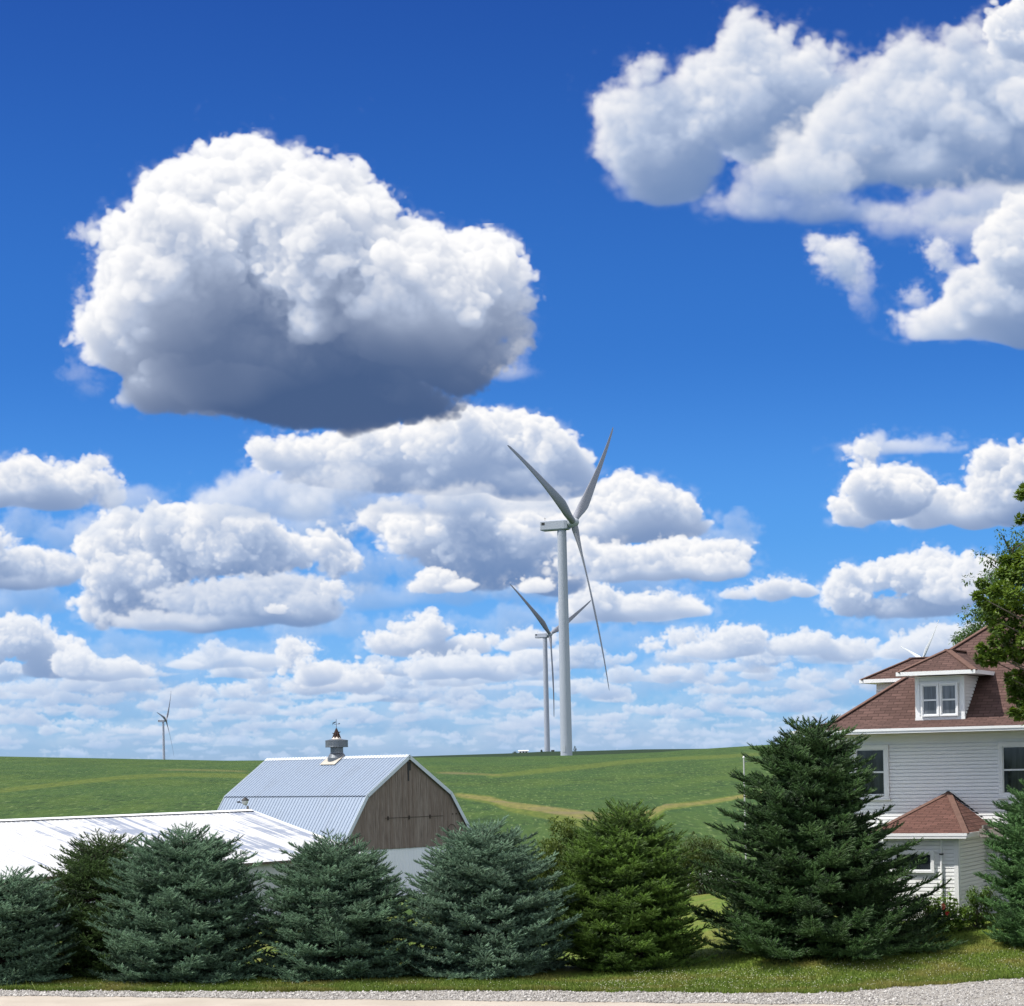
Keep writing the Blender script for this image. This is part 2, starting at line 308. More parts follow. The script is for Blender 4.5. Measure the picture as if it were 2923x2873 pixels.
def build_sky_map():
    H = int((SKY_V1 - SKY_V0) * SKY_S); W = int((SKY_U1 - SKY_U0) * SKY_S)
    rgb = np.zeros((H, W, 3), np.float32); al = np.zeros((H, W), np.float32)
    for s in cloud_specs():
        make_cloud((rgb, al), s)
    return rgb, al
world = bpy.data.worlds.new("World"); scene.world = world
world.use_nodes = True
def build_world():
    nt = world.node_tree; nt.nodes.clear(); N = nt.nodes.new; K = nt.links.new
    STR = 0.1
    out = N('ShaderNodeOutputWorld'); bg = N('ShaderNodeBackground'); bg.inputs[1].default_value = STR
    sky = N('ShaderNodeTexSky'); sky.sky_type = 'NISHITA'; sky.sun_disc = False
    sky.sun_elevation = SUN_EL; sky.sun_rotation = SUN_AZ % (2 * math.pi)
    sky.altitude = 300.0; sky.air_density = 1.0; sky.dust_density = 0.25; sky.ozone_density = 3.0
    # the phone's rendering of clear dry air: the same sky, more saturated with height
    tc = N('ShaderNodeTexCoord'); sp = N('ShaderNodeSeparateXYZ'); K(tc.outputs['Generated'], sp.inputs[0])
    rp = N('ShaderNodeValToRGB'); rp.color_ramp.interpolation = 'EASE'
    el = rp.color_ramp.elements
    for i, (p, c) in enumerate(SKY_TINT):
        e = el[i] if i < 2 else el.new(p)
        e.position = p; e.color = (c[0] * 0.5, c[1] * 0.5, c[2] * 0.5, 1)
    mr = N('ShaderNodeMath'); mr.operation = 'DIVIDE'; K(sp.outputs[2], mr.inputs[0]); mr.inputs[1].default_value = 0.4; mr.use_clamp = True
    K(mr.outputs[0], rp.inputs[0])
    gm = N('ShaderNodeVectorMath'); gm.operation = 'MULTIPLY'; K(sky.outputs[0], gm.inputs[0])
    g2 = N('ShaderNodeVectorMath'); g2.operation = 'SCALE'; K(rp.outputs[0], g2.inputs[0]); g2.inputs['Scale'].default_value = 2.0
    K(g2.outputs[0], gm.inputs[1])
    # clouds, read by direction
    rgb, al = build_sky_map()
    H, W = al.shape
    img = bpy.data.images.new("cumulus", W, H, alpha=True, float_buffer=True, is_data=True)
    buf = np.empty((H, W, 4), np.float32); buf[..., :3] = rgb; buf[..., 3] = al
    img.alpha_mode = 'CHANNEL_PACKED'
    img.pixels.foreach_set(buf.ravel()); img.update()
    def m(op, a, b=None):
        n = N('ShaderNodeMath'); n.operation = op
        for i, q in enumerate((a, b)):
            if q is None: continue
            if isinstance(q, (int, float)): n.inputs[i].default_value = q
            else: K(q, n.inputs[i])
        return n.outputs[0]
    ysafe = m('MAXIMUM', sp.outputs[1], 0.02)
    u = m('DIVIDE', sp.outputs[0], ysafe); v = m('DIVIDE', sp.outputs[2], ysafe)
    uu = m('DIVIDE', m('SUBTRACT', u, SKY_U0), SKY_U1 - SKY_U0)
    vv = m('DIVIDE', m('SUBTRACT', v, SKY_V0), SKY_V1 - SKY_V0)
    cb = N('ShaderNodeCombineXYZ'); K(uu, cb.inputs[0]); K(vv, cb.inputs[1])
    tx = N('ShaderNodeTexImage'); tx.image = img; tx.interpolation = 'Linear'; tx.extension = 'CLIP'
    K(cb.outputs[0], tx.inputs[0])
    front = m('GREATER_THAN', sp.outputs[1], 0.05)
    a = m('MULTIPLY', tx.outputs['Alpha'], front)
    inv = m('SUBTRACT', 1.0, a)
    sc1 = N('ShaderNodeVectorMath'); sc1.operation = 'SCALE'; K(gm.outputs[0], sc1.inputs[0]); K(inv, sc1.inputs['Scale'])
    sc2 = N('ShaderNodeVectorMath'); sc2.operation = 'SCALE'; K(tx.outputs[0], sc2.inputs[0]); K(m('MULTIPLY', front, CLOUD_GAIN / STR), sc2.inputs['Scale'])
    ad = N('ShaderNodeVectorMath'); ad.operation = 'ADD'; K(sc1.outputs[0], ad.inputs[0]); K(sc2.outputs[0], ad.inputs[1])
    # sky and fill light all round and overhead: broken cumulus beyond the modelled part
    mp = N('ShaderNodeMapping'); mp.inputs['Scale'].default_value = (1.0, 1.0, 2.6); K(tc.outputs['Generated'], mp.inputs[0])
    nz = N('ShaderNodeTexNoise'); K(mp.outputs[0], nz.inputs['Vector']); nz.inputs['Scale'].default_value = 3.6; nz.inputs['Detail'].default_value = 9; nz.inputs['Roughness'].default_value = 0.55
    cov = N('ShaderNodeMapRange'); K(nz.outputs[0], cov.inputs[0]); cov.inputs[1].default_value = 0.44; cov.inputs[2].default_value = 0.54
    lum = N('ShaderNodeMapRange'); K(nz.outputs[0], lum.inputs[0])
    for i, q in enumerate((0.45, 0.70, 0.80, 1.25)): lum.inputs[i + 1].default_value = q
    def edge(x, a, b): 
        e = N('ShaderNodeMapRange'); K(x, e.inputs[0]); e.inputs[1].default_value = a; e.inputs[2].default_value = b; return e.outputs[0]
    ins = m('MULTIPLY', m('MULTIPLY', edge(uu, 0.0, 0.12), edge(uu, 1.0, 0.88)), m('MULTIPLY', edge(vv, 1.0, 0.945), front))
    f2 = m('MULTIPLY', m('MULTIPLY', cov.outputs[0], m('SUBTRACT', 1.0, ins)), edge(sp.outputs[2], 0.0, 0.12))
    mx = N('ShaderNodeMix'); mx.data_type = 'RGBA'; K(f2, mx.inputs[0]); K(ad.outputs[0], mx.inputs[6])
    wc = N('ShaderNodeVectorMath'); wc.operation = 'SCALE'; wc.inputs[0].default_value = (0.95, 0.975, 1.0); K(m('MULTIPLY', m('MULTIPLY', lum.outputs[0], CLOUD_GAIN / STR), m('ADD', 1.0, m('MULTIPLY', edge(sp.outputs[1], 0.35, -0.25), 1.0))), wc.inputs['Scale'])  # unseen clouds behind the camera brightened to add white fill light
    K(wc.outputs[0], mx.inputs[7])
    K(mx.outputs[2], bg.inputs[0]); K(bg.outputs[0], out.inputs[0])
SKY_TINT = [(0.0, (0.385, 0.575, 1.08)), (1.0, (0.088, 0.245, 0.64)), (0.08, (0.30, 0.555, 1.04)), (0.28, (0.20, 0.49, 0.92)), (0.5, (0.128, 0.375, 0.79))]
CLOUD_GAIN = 0.64
build_world()
# ---------------------------------------------------------------- helpers
def ray(px, py):
    """photo pixel -> (X/Y, Z/Y) of its line of sight"""
    a = (px - 1461.5) / 6000.0; b = (2180.0 - py) / 6000.0
    return a * c_ + b * s_, -a * s_ + b * c_
def at(px, py, Y):
    u, v = ray(px, py)
    return Vector((u * Y, Y, EYE.z + v * Y))

class MB:
    """collects faces of one mesh; uv in metres when asked"""
    def __init__(self): self.v = []; self.f = []
    def quad(self, *p):
        n = len(self.v); self.v += [tuple(q) for q in p]; self.f.append(tuple(range(n, n + len(p))))
    def box(self, x0, x1, y0, y1, z0, z1, mat=None):
        P = [Vector((x, y, z)) for z in (z0, z1) for y in (y0, y1) for x in (x0, x1)]
        if mat is not None: P = [mat @ p for p in P]
        n = len(self.v); self.v += [tuple(p) for p in P]
        for f in ((0, 2, 3, 1), (4, 5, 7, 6), (0, 1, 5, 4), (2, 6, 7, 3), (0, 4, 6, 2), (1, 3, 7, 5)):
            self.f.append(tuple(n + i for i in f))
    def bar(self, a, b, w, h=None, up=(0, 0, 1)):
        a, b = Vector(a), Vector(b); h = h or w
        d = (b - a).normalized(); s = d.cross(Vector(up))
        if s.length < 1e-4: s = d.cross(Vector((1, 0, 0)))
        s.normalize(); t = s.cross(d)
        n = len(self.v)
        for p in (a, b):
            for (i, j) in ((-1, -1), (1, -1), (1, 1), (-1, 1)):
                self.v.append(tuple(p + s * (i * w / 2) + t * (j * h / 2)))
        for f in ((3, 2, 1, 0), (4, 5, 6, 7), (0, 1, 5, 4), (1, 2, 6, 5), (2, 3, 7, 6), (3, 0, 4, 7)):
            self.f.append(tuple(n + i for i in f))
    def tube(self, pts, rad, seg=10, cap=True):
        pts = [Vector(p) for p in pts]
        if not hasattr(rad, '__len__'): rad = [rad] * len(pts)
        n0 = len(self.v)
        for i, p in enumerate(pts):
            d = (pts[min(i + 1, len(pts) - 1)] - pts[max(i - 1, 0)]).normalized()
            s = d.cross(Vector((0.31, 0.92, 0.11)))
            s.normalize(); t = d.cross(s)
            for k in range(seg):
                a = 2 * math.pi * k / seg
                self.v.append(tuple(p + (s * math.cos(a) + t * math.sin(a)) * rad[i]))
        for i in range(len(pts) - 1):
            for k in range(seg):
                a = n0 + i * seg + k; b = n0 + i * seg + (k + 1) % seg
                self.f.append((a, b, b + seg, a + seg))
        if cap:
            self.f.append(tuple(n0 + k for k in range(seg))[::-1])
            self.f.append(tuple(n0 + (len(pts) - 1) * seg + k for k in range(seg)))
    def lathe(self, prof, seg=32, centre=(0, 0, 0)):
        n0 = len(self.v); cx, cy, cz = centre
        for (r, z) in prof:
            for k in range(seg):
                a = 2 * math.pi * k / seg
                self.v.append((cx + r * math.cos(a), cy + r * math.sin(a), cz + z))
        for i in range(len(prof) - 1):
            for k in range(seg):
                a = n0 + i * seg + k; b = n0 + i * seg + (k + 1) % seg
                self.f.append((a, b, b + seg, a + seg))
    def build(self, name, mat, parent=None, smooth=False, uv=False):
        me = bpy.data.meshes.new(name); me.from_pydata(self.v, [], self.f); me.update()
        if uv:
            lay = me.uv_layers.new(name="metres")
            for p in me.polygons:
                n = p.normal
                t = Vector((0, 0, 1)).cross(n)
                if t.length < 1e-3: t = Vector((1, 0, 0))
                t.normalize(); b = n.cross(t)
                for li in p.loop_indices:
                    co = me.vertices[me.loops[li].vertex_index].co
                    lay.data[li].uv = (co.dot(t), co.dot(b))
        return link(me, name, mat, parent, smooth)

def link(me, name, mat, parent=None, smooth=False):
    if mat is not None: me.materials.append(mat)
    if smooth:
        me.polygons.foreach_set('use_smooth', np.ones(len(me.polygons), bool))
    o = bpy.data.objects.new(name, me); COL.objects.link(o)
    if parent is not None: o.parent = parent
    return o

def np_mesh(name, V, F, mat, parent=None, smooth=False, attr=None):
    """V (n,3) ; F (m,k) with constant k"""
    me = bpy.data.meshes.new(name)
    n, (m, k) = len(V), F.shape
    me.vertices.add(n); me.loops.add(m * k); me.polygons.add(m)
    me.vertices.foreach_set('co', np.ascontiguousarray(V, np.float32).ravel())
    me.loops.foreach_set('vertex_index', np.ascontiguousarray(F, np.int32).ravel())
    me.polygons.foreach_set('loop_start', np.arange(0, m * k, k, dtype=np.int32))
    me.polygons.foreach_set('loop_total', np.full(m, k, np.int32))
    me.update(calc_edges=True)
    if attr:
        for an, av in attr.items():
            if av.ndim == 1:
                a = me.attributes.new(an, 'FLOAT', 'POINT'); a.data.foreach_set('value', av.astype(np.float32))
            else:
                a = me.attributes.new(an, 'FLOAT_COLOR', 'POINT')
                c = np.ones((n, 4), np.float32); c[:, :3] = av; a.data.foreach_set('color', c.ravel())
    return link(me, name, mat, parent, smooth)

def tag(o, label=None, cat=None, group=None, kind=None):
    if label: o['label'] = label
    if cat: o['category'] = cat
    if group: o['group'] = group
    if kind: o['kind'] = kind
    return o

def empty(name, loc=(0, 0, 0), rotz=0.0, label=None, cat=None, group=None):
    o = bpy.data.objects.new(name, None); COL.objects.link(o)
    o.empty_display_size = 0.3
    o.location = loc; o.rotation_euler = (0, 0, rotz)
    return tag(o, label, cat, group)

# ---------------------------------------------------------------- materials
class NT:
    def __init__(self, name):
        self.mat = bpy.data.materials.new(name); self.mat.use_nodes = True
        self.t = self.mat.node_tree; self.t.nodes.clear()
        self.out = self.n('ShaderNodeOutputMaterial')
        self.b = self.n('ShaderNodeBsdfPrincipled'); self.l(self.b.outputs[0], self.out.inputs[0])
    def n(self, t): return self.t.nodes.new(t)
    def l(self, a, b): self.t.links.new(a, b)
    def put(self, s, v):
        if isinstance(v, (int, float)): s.default_value = v
        elif isinstance(v, tuple): s.default_value = v if len(v) == len(s.default_value) else v + (1,)
        else: self.l(v, s)
    def math(self, op, a, b=None, c=None, clamp=False):
        m = self.n('ShaderNodeMath'); m.operation = op; m.use_clamp = clamp
        for i, q in enumerate((a, b, c)):
            if q is not None: self.put(m.inputs[i], q)
        return m.outputs[0]
    def mix(self, f, a, b, blend='MIX'):
        m = self.n('ShaderNodeMix'); m.data_type = 'RGBA'; m.blend_type = blend
        self.put(m.inputs[0], f); self.put(m.inputs[6], a); self.put(m.inputs[7], b)
        return m.outputs[2]
    def coord(self, kind='Object', scale=(1, 1, 1), rot=(0, 0, 0), loc=(0, 0, 0)):
        tc = self.n('ShaderNodeTexCoord'); mp = self.n('ShaderNodeMapping')
        self.l(tc.outputs[kind], mp.inputs[0]); mp.inputs['Scale'].default_value = scale
        mp.inputs['Rotation'].default_value = rot; mp.inputs['Location'].default_value = loc
        return mp.outputs[0]
    def noise(self, co, scale, detail=4, rough=0.55, out=0):
        n = self.n('ShaderNodeTexNoise'); self.l(co, n.inputs['Vector'])
        n.inputs['Scale'].default_value = scale; n.inputs['Detail'].default_value = detail; n.inputs['Roughness'].default_value = rough
        return n.outputs[out]
    def ramp(self, f, *stops):
        r = self.n('ShaderNodeValToRGB'); self.l(f, r.inputs[0]); e = r.color_ramp.elements
        for i, (p, c) in enumerate(stops):
            q = e[i] if i < 2 else e.new(p)
            q.position = p
            q.color = (c, c, c, 1) if isinstance(c, (int, float)) else tuple(c) + (1,)
        return r.outputs[0]
    def rng(self, f, a, b, c=0.0, d=1.0):
        m = self.n('ShaderNodeMapRange'); self.put(m.inputs[0], f)
        for i, q in enumerate((a, b, c, d)): m.inputs[i + 1].default_value = q
        return m.outputs[0]
    def attr(self, name, out='Fac'):
        a = self.n('ShaderNodeAttribute'); a.attribute_name = name; return a.outputs[out]
    def bump(self, h, strength=0.3, dist=0.02):
        b = self.n('ShaderNodeBump'); self.l(h, b.inputs['Height']); b.inputs['Strength'].default_value = strength; b.inputs['Distance'].default_value = dist
        self.l(b.outputs[0], self.b.inputs['Normal'])
    def set(self, col=None, rough=None, spec=None, metal=None):
        if col is not None: self.put(self.b.inputs['Base Color'], col)
        if rough is not None: self.put(self.b.inputs['Roughness'], rough)
        if spec is not None: self.put(self.b.inputs['Specular IOR Level'], spec)
        if metal is not None: self.put(self.b.inputs['Metallic'], metal)
        return self.mat

def paint(name, col, rough=0.5, vary=0.12, scale=1.5, spec=0.4, metal=0.0, streak=True):
    t = NT(name)
    co = t.coord('Object', (1, 1, 0.25) if streak else (1, 1, 1))
    f = t.noise(co, scale, 5, 0.6)
    g = t.noise(t.coord('Object'), 14, 3)
    k = t.math('ADD', t.math('MULTIPLY', f, 0.7), t.math('MULTIPLY', g, 0.3))
    a = tuple(c * (1 - vary) for c in col); b = tuple(min(1, c * (1 + vary)) for c in col)
    return t.set(t.mix(t.rng(k, 0.3, 0.7), a, b), rough, spec, metal)
# ---------------------------------------------------------------- ground
def sstep(x, a, b):
    t = np.clip((np.asarray(x, float) - a) / (b - a), 0, 1); return t * t * (3 - 2 * t)
def sky_line(pts):
    """pixel polyline -> (u, v) arrays"""
    q = np.array([ray(*p) for p in pts]); i = np.argsort(q[:, 0]); return q[i, 0], q[i, 1]
NEAR_U, NEAR_V = sky_line([(-900, 2140), (0, 2160), (650, 2172), (900, 2170), (1200, 2163), (1450, 2160.5), (1636, 2157), (1760, 2153), (1876, 2148),
                           (1953, 2142), (2200, 2126), (2400, 2113), (2923, 2086), (3800, 2060)])
FAR_U, FAR_V = sky_line([(-900, 2150), (600, 2180), (1100, 2163), (1300, 2157), (1450, 2152.5), (1563, 2147), (1636, 2146.5), (1837, 2141), (1953, 2140), (2100, 2138), (2400, 2135), (3800, 2110)])
Y_NEAR, Y_FAR = 700.0, 1470.0
def road_s(x, y):
    return (y - 48.7 + 0.281 * x) * 0.963
def ground_z(x, y):
    x = np.asarray(x, float); y = np.asarray(y, float)
    s = road_s(x, y)
    # bank the picture was taken from
    r = np.hypot(x, y)
    z = 3.8 * (1 - sstep(r, 8, 34))
    # lawn towards the house
    right = sstep(x, 1.5, 7.5)
    lawn = np.clip(0.0042 * np.clip(s - 0.5, 0, None) ** 2, 0, 0.8)
    fall = -2.5 * sstep(s, 7, 58)
    hs = sstep(y, 66, 130)
    z = z + (right * (lawn * (1 - hs) - 2.5 * hs) + (1 - right) * fall) * (s > 0)
    # field
    yy = np.maximum(y, 1.0); u = x / yy
    vn = np.interp(u, NEAR_U, NEAR_V); vf = np.interp(u, FAR_U, FAR_V)
    zc = EYE.z + vn * Y_NEAR
    t = np.clip((y - 150) / (Y_NEAR - 150), 0, 1)
    g = 1 - (1 - t) ** 1.35
    zf = (zc + 2.5) * g
    zback = EYE.z + vf * Y_FAR
    b = sstep(y, Y_NEAR + 60, Y_FAR - 40)
    dip = -6.0 * np.sin(np.clip((y - Y_NEAR) / (Y_FAR - 60 - Y_NEAR), 0, 1) * np.pi) ** 2
    z = z + np.where(y > 150, zf, 0)
    z = np.where(y > Y_NEAR, zc + (zback - zc) * b + dip, z)
    far = sstep(y, Y_FAR + 50, 4000)
    z = np.where(y > Y_FAR, zback * (1 - far) - 4 * far, z)
    return z

def strip_mask(U, V, pts, w):
    """coverage of a strip given in survey pixels (x, y, half width)"""
    px = np.array([ray(p[0], p[1]) for p in pts]); hw = np.array([p[2] for p in pts]) * 0.75 / 6000.0
    i = np.argsort(px[:, 0]); px, hw = px[i], hw[i]
    c = np.interp(U, px[:, 0], px[:, 1]); h = np.interp(U, px[:, 0], hw)
    e = 1.5 / 6000
    inside = np.clip((px[-1, 0] - U) / 0.004, 0, 1) * np.clip((U - px[0, 0]) / 0.004, 0, 1)
    return np.clip((h + e - np.abs(V - c)) / (2 * e), 0, 1) * inside * w

def build_ground():
    th = np.concatenate([np.linspace(-180, -40, 30)[:-1], np.linspace(-40, -17, 40)[:-1], np.linspace(-17, 17, 760), np.linspace(17, 40, 40)[1:], np.linspace(40, 180, 30)[1:-1]])
    rr = np.concatenate([np.linspace(0.5, 36, 20)[:-1], np.linspace(36, 66, 120)[:-1], np.linspace(66, 150, 70)[:-1],
                         150 * (Y_NEAR * 1.12 / 150) ** np.linspace(0, 1, 240)[:-1], np.linspace(Y_NEAR * 1.12, 1700, 90)[:-1], 1700 * (24000 / 1700) ** np.linspace(0, 1, 26)])
    T, Rr = np.meshgrid(np.radians(th), rr)
    X, Y = Rr * np.sin(T), Rr * np.cos(T)
    Z = ground_z(X, Y)
    U = X / np.maximum(Y, 1); V = (Z - EYE.z) / np.maximum(Y, 1)
    ok = (Y > 140)
    tan = np.maximum.reduce([
        strip_mask(U, V, [(1290, 2268, 5), (1400, 2282, 9), (1450, 2297, 10), (1566, 2312, 13), (1682, 2330, 17), (1760, 2346, 26), (1840, 2330, 16), (1900, 2302, 8), (1953, 2298, 6), (2031, 2289, 6), (2140, 2270, 6), (2300, 2240, 6)], 1.0),
        strip_mask(U, V, [(440, 2199, 1), (520, 2198, 3.5), (620, 2200, 3.5), (715, 2203, 3)], 0.55),
        strip_mask(U, V, [(1235, 2206, 2), (1290, 2207, 5), (1400, 2212, 3), (1450, 2214, 1)], 0.7)])
    yel = np.maximum.reduce([
        strip_mask(U, V, [(1290, 2268, 9), (1400, 2284, 16), (1450, 2302, 20), (1566, 2322, 24), (1682, 2346, 30), (1760, 2366, 44), (1840, 2340, 30), (1900, 2305, 12), (2031, 2289, 10), (2140, 2270, 9), (2300, 2240, 9)], 0.9),
        strip_mask(U, V, [(1380, 2218, 5), (1450, 2212, 8), (1566, 2199, 9), (1682, 2188, 9), (1798, 2174, 8), (1915, 2167, 7), (2069, 2160, 7), (2185, 2153, 6)], 0.6),
        strip_mask(U, V, [(-100, 2262, 8), (0, 2258, 9), (206, 2235, 8), (361, 2219, 8), (516, 2212, 7), (712, 2216, 9), (800, 2218, 9)], 0.65)])
    # grassy yard and dry lawn near the farm
    lawn = np.where(Y < 112, 1.0, 0.0) * (road_s(X, Y) > -30)
    tan = np.where(ok, tan, 0); yel = np.where(ok, yel, 0)
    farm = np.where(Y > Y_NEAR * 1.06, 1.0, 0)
    ny, nx = X.shape
    idx = np.arange(ny * nx).reshape(ny, nx)
    nxt = np.roll(idx, -1, 1)
    F = np.stack([idx[:-1], nxt[:-1], nxt[1:], idx[1:]], -1).reshape(-1, 4)
    P = np.stack([X, Y, Z], -1).reshape(-1, 3)
    t = NT('field and lawn')
    cov = t.n('ShaderNodeSeparateColor'); t.l(t.attr('cover', 'Color'), cov.inputs[0])
    co = t.coord('Object')
    # soybean rows, mottled by soil
    big = t.noise(co, 0.012, 3, 0.5)
    mid = t.noise(t.coord('Object', (1, 0.35, 1)), 0.11, 4, 0.6)
    fin = t.noise(t.coord('Object', (1, 0.16, 1)), 1.1, 4, 0.72)
    spk = t.noise(t.coord('Object', (1, 0.10, 1)), 2.6, 2, 0.5)
    soy = t.mix(t.rng(fin, 0.36, 0.64), (0.015, 0.036, 0.007), (0.046, 0.090, 0.017))
    soy = t.mix(t.math('MULTIPLY', t.rng(mid, 0.42, 0.62), 0.6), soy, (0.060, 0.098, 0.015))
    soy = t.mix(t.math('MULTIPLY', t.rng(big, 0.4, 0.62), 0.45), soy, (0.028, 0.070, 0.018))
    soy = t.mix(t.math('MULTIPLY', t.rng(spk, 0.60, 0.70), 0.75), soy, (0.14, 0.19, 0.065))
    yl = t.mix(t.rng(fin, 0.35, 0.65), (0.058, 0.085, 0.012), (0.120, 0.145, 0.024))
    tn = t.mix(t.rng(fin, 0.3, 0.7), (0.105, 0.105, 0.028), (0.215, 0.18, 0.062))
    soil = t.noise(co, 0.09, 3)
    tn = t.mix(t.math('MULTIPLY', t.rng(soil, 0.52, 0.62), 0.7), tn, (0.17, 0.125, 0.085))
    c = t.mix(cov.outputs[1], soy, yl); c = t.mix(t.math('MULTIPLY', cov.outputs[0], 0.72), c, tn)
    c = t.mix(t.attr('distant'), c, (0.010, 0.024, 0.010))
    # mown lawn
    l1 = t.noise(co, 0.45, 4, 0.6); l2 = t.noise(t.coord('Object', (1, 0.4, 1)), 6.0, 4, 0.7)
    lw = t.mix(t.rng(l2, 0.3, 0.7), (0.055, 0.095, 0.012), (0.125, 0.17, 0.026))
    lw = t.mix(t.math('MULTIPLY', t.rng(l1, 0.45, 0.65), 0.75), lw, (0.155, 0.15, 0.038))
    c = t.mix(cov.outputs[2], c, lw)
    t.bump(t.math('ADD', fin, t.math('MULTIPLY', l2, 0.3)), 0.5, 0.25)
    mat = t.set(c, 0.85, 0.15)
    cov_a = np.stack([tan, yel, lawn], -1).reshape(-1, 3)
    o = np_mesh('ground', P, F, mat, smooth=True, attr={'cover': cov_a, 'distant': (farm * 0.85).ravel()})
    tag(o, kind='structure')

    # road and gravel as sheets a few millimetres proud of the ground
    def sheet(name, lo, hi, xs, k, mat, dz):
        V = []; 
        for x in xs:
            a, b = lo(x), hi(x)
            for j in range(k + 1):
                y = a + (b - a) * j / k
                V.append((x, y, float(ground_z(x, y)) + dz))
        V = np.array(V); n = len(xs)
        i = np.arange(n * (k + 1)).reshape(n, k + 1)
        F = np.stack([i[:-1, :-1], i[1:, :-1], i[1:, 1:], i[:-1, 1:]], -1).reshape(-1, 4)
        return tag(np_mesh(name, V, F, mat), kind='structure')
    edge = lambda x: 48.7 - 0.281 * x
    rng = np.random.default_rng(5)
    t = NT('pale road surface')
    co = t.coord('Object'); a = t.noise(co, 0.6, 4); b = t.noise(co, 45, 3); tr = t.noise(t.coord('Object', (0.25, 2.2, 1), (0, 0, R(15.7))), 1.0, 3)
    c = t.mix(t.rng(a, 0.35, 0.65), (0.36, 0.315, 0.265), (0.43, 0.38, 0.325))
    c = t.mix(t.math('MULTIPLY', t.rng(tr, 0.45, 0.7), 0.4), c, (0.36, 0.31, 0.26)); c = t.mix(t.math('MULTIPLY', t.rng(b, 0.55, 0.7), 0.35), c, (0.25, 0.22, 0.19))
    t.bump(b, 0.25, 0.01)
    sheet('road', lambda x: edge(x) - 7.4, lambda x: edge(x) + 0.04 * math.sin(x * 1.9) + 0.03 * math.sin(x * 5.3), np.linspace(-60, 60, 480), 10, t.set(c, 0.9, 0.2), 0.006)
    GD = 0.55
    gx = [-60, -13.2, -9, -4.5, -0.1, 5.2, 6.7, 8.5, 10.3, 12.2, 14, 18, 60]
    gy = [67.0, 53.9, 52.85, 51.95, 51.35, 49.75, 49.35, 49.75, 50.5, 50.95, 51.4, 52.0, 40.5]
    global gravel_hi, gravel_lo
    gravel_hi = lambda x: float(np.interp(x, gx, gy)) - GD + 0.10 * math.sin(x * 2.3) + 0.07 * math.sin(x * 7.1 + 1)
    gravel_lo = lambda x: edge(x) - 0.10 + 0.08 * math.sin(x * 3.1)
    t = NT('limestone gravel')
    co = t.coord('Object'); vo = t.n('ShaderNodeTexVoronoi'); t.l(co, vo.inputs[0]); vo.inputs['Scale'].default_value = 26
    c = t.mix(t.rng(vo.outputs['Color'], 0.1, 0.9), (0.20, 0.185, 0.17), (0.42, 0.40, 0.375))
    c = t.mix(t.rng(vo.outputs['Distance'], 0.0, 0.35, 0.0, 0.0), c, (0.1, 0.1, 0.09))
    c = t.mix(t.math('MULTIPLY', t.rng(t.noise(co, 3, 3), 0.45, 0.7), 0.35), c, (0.24, 0.21, 0.16))
    t.bump(vo.outputs['Distance'], 0.9, 0.03)
    sheet('gravel_shoulder', gravel_lo, gravel_hi, np.linspace(-40, 40, 640), 8, t.set(c, 0.9, 0.2), 0.012)
    # loose stones lying on it
    n = 30000
    x = rng.uniform(-14.5, 13.5, n); lo = np.array([gravel_lo(q) for q in x]); hi = np.array([gravel_hi(q) for q in x])
    f = rng.beta(1.0, 1.0, n); y = lo - 0.10 + (hi - lo + 0.16) * f
    z = ground_z(x, y) + 0.012
    base = np.array([(1, 0, 0), (0, 1, 0), (-1, 0, 0), (0, -1, 0), (0, 0, 0.75), (0, 0, -0.3)])
    FF = np.array([(0, 1, 4), (1, 2, 4), (2, 3, 4), (3, 0, 4), (1, 0, 5), (2, 1, 5), (3, 2, 5), (0, 3, 5)])
    sz = rng.gamma(3, 0.0062, n)[:, None, None] * rng.uniform(0.7, 1.25, (n, 6, 1))
    an = rng.uniform(0, 6.28, n); ca, sa = np.cos(an), np.sin(an)
    B = base[None] * sz
    Vx = B[..., 0] * ca[:, None] - B[..., 1] * sa[:, None]; Vy = B[..., 0] * sa[:, None] + B[..., 1] * ca[:, None]
    Vv = np.stack([Vx + x[:, None], Vy + y[:, None], B[..., 2] + z[:, None]], -1).reshape(-1, 3)
    Fv = (FF[None] + (np.arange(n) * 6)[:, None, None]).reshape(-1, 3)
    t = NT('loose stone'); g = t.attr('tone')
    m = t.set(t.ramp(g, (0.0, (0.13, 0.12, 0.11)), (0.45, (0.29, 0.275, 0.26)), (1.0, (0.52, 0.50, 0.47))), 0.9, 0.2)
    tag(np_mesh('loose_gravel', Vv, Fv, m, attr={'tone': np.repeat(rng.uniform(0, 1, n), 6)}), kind='stuff')
build_ground()

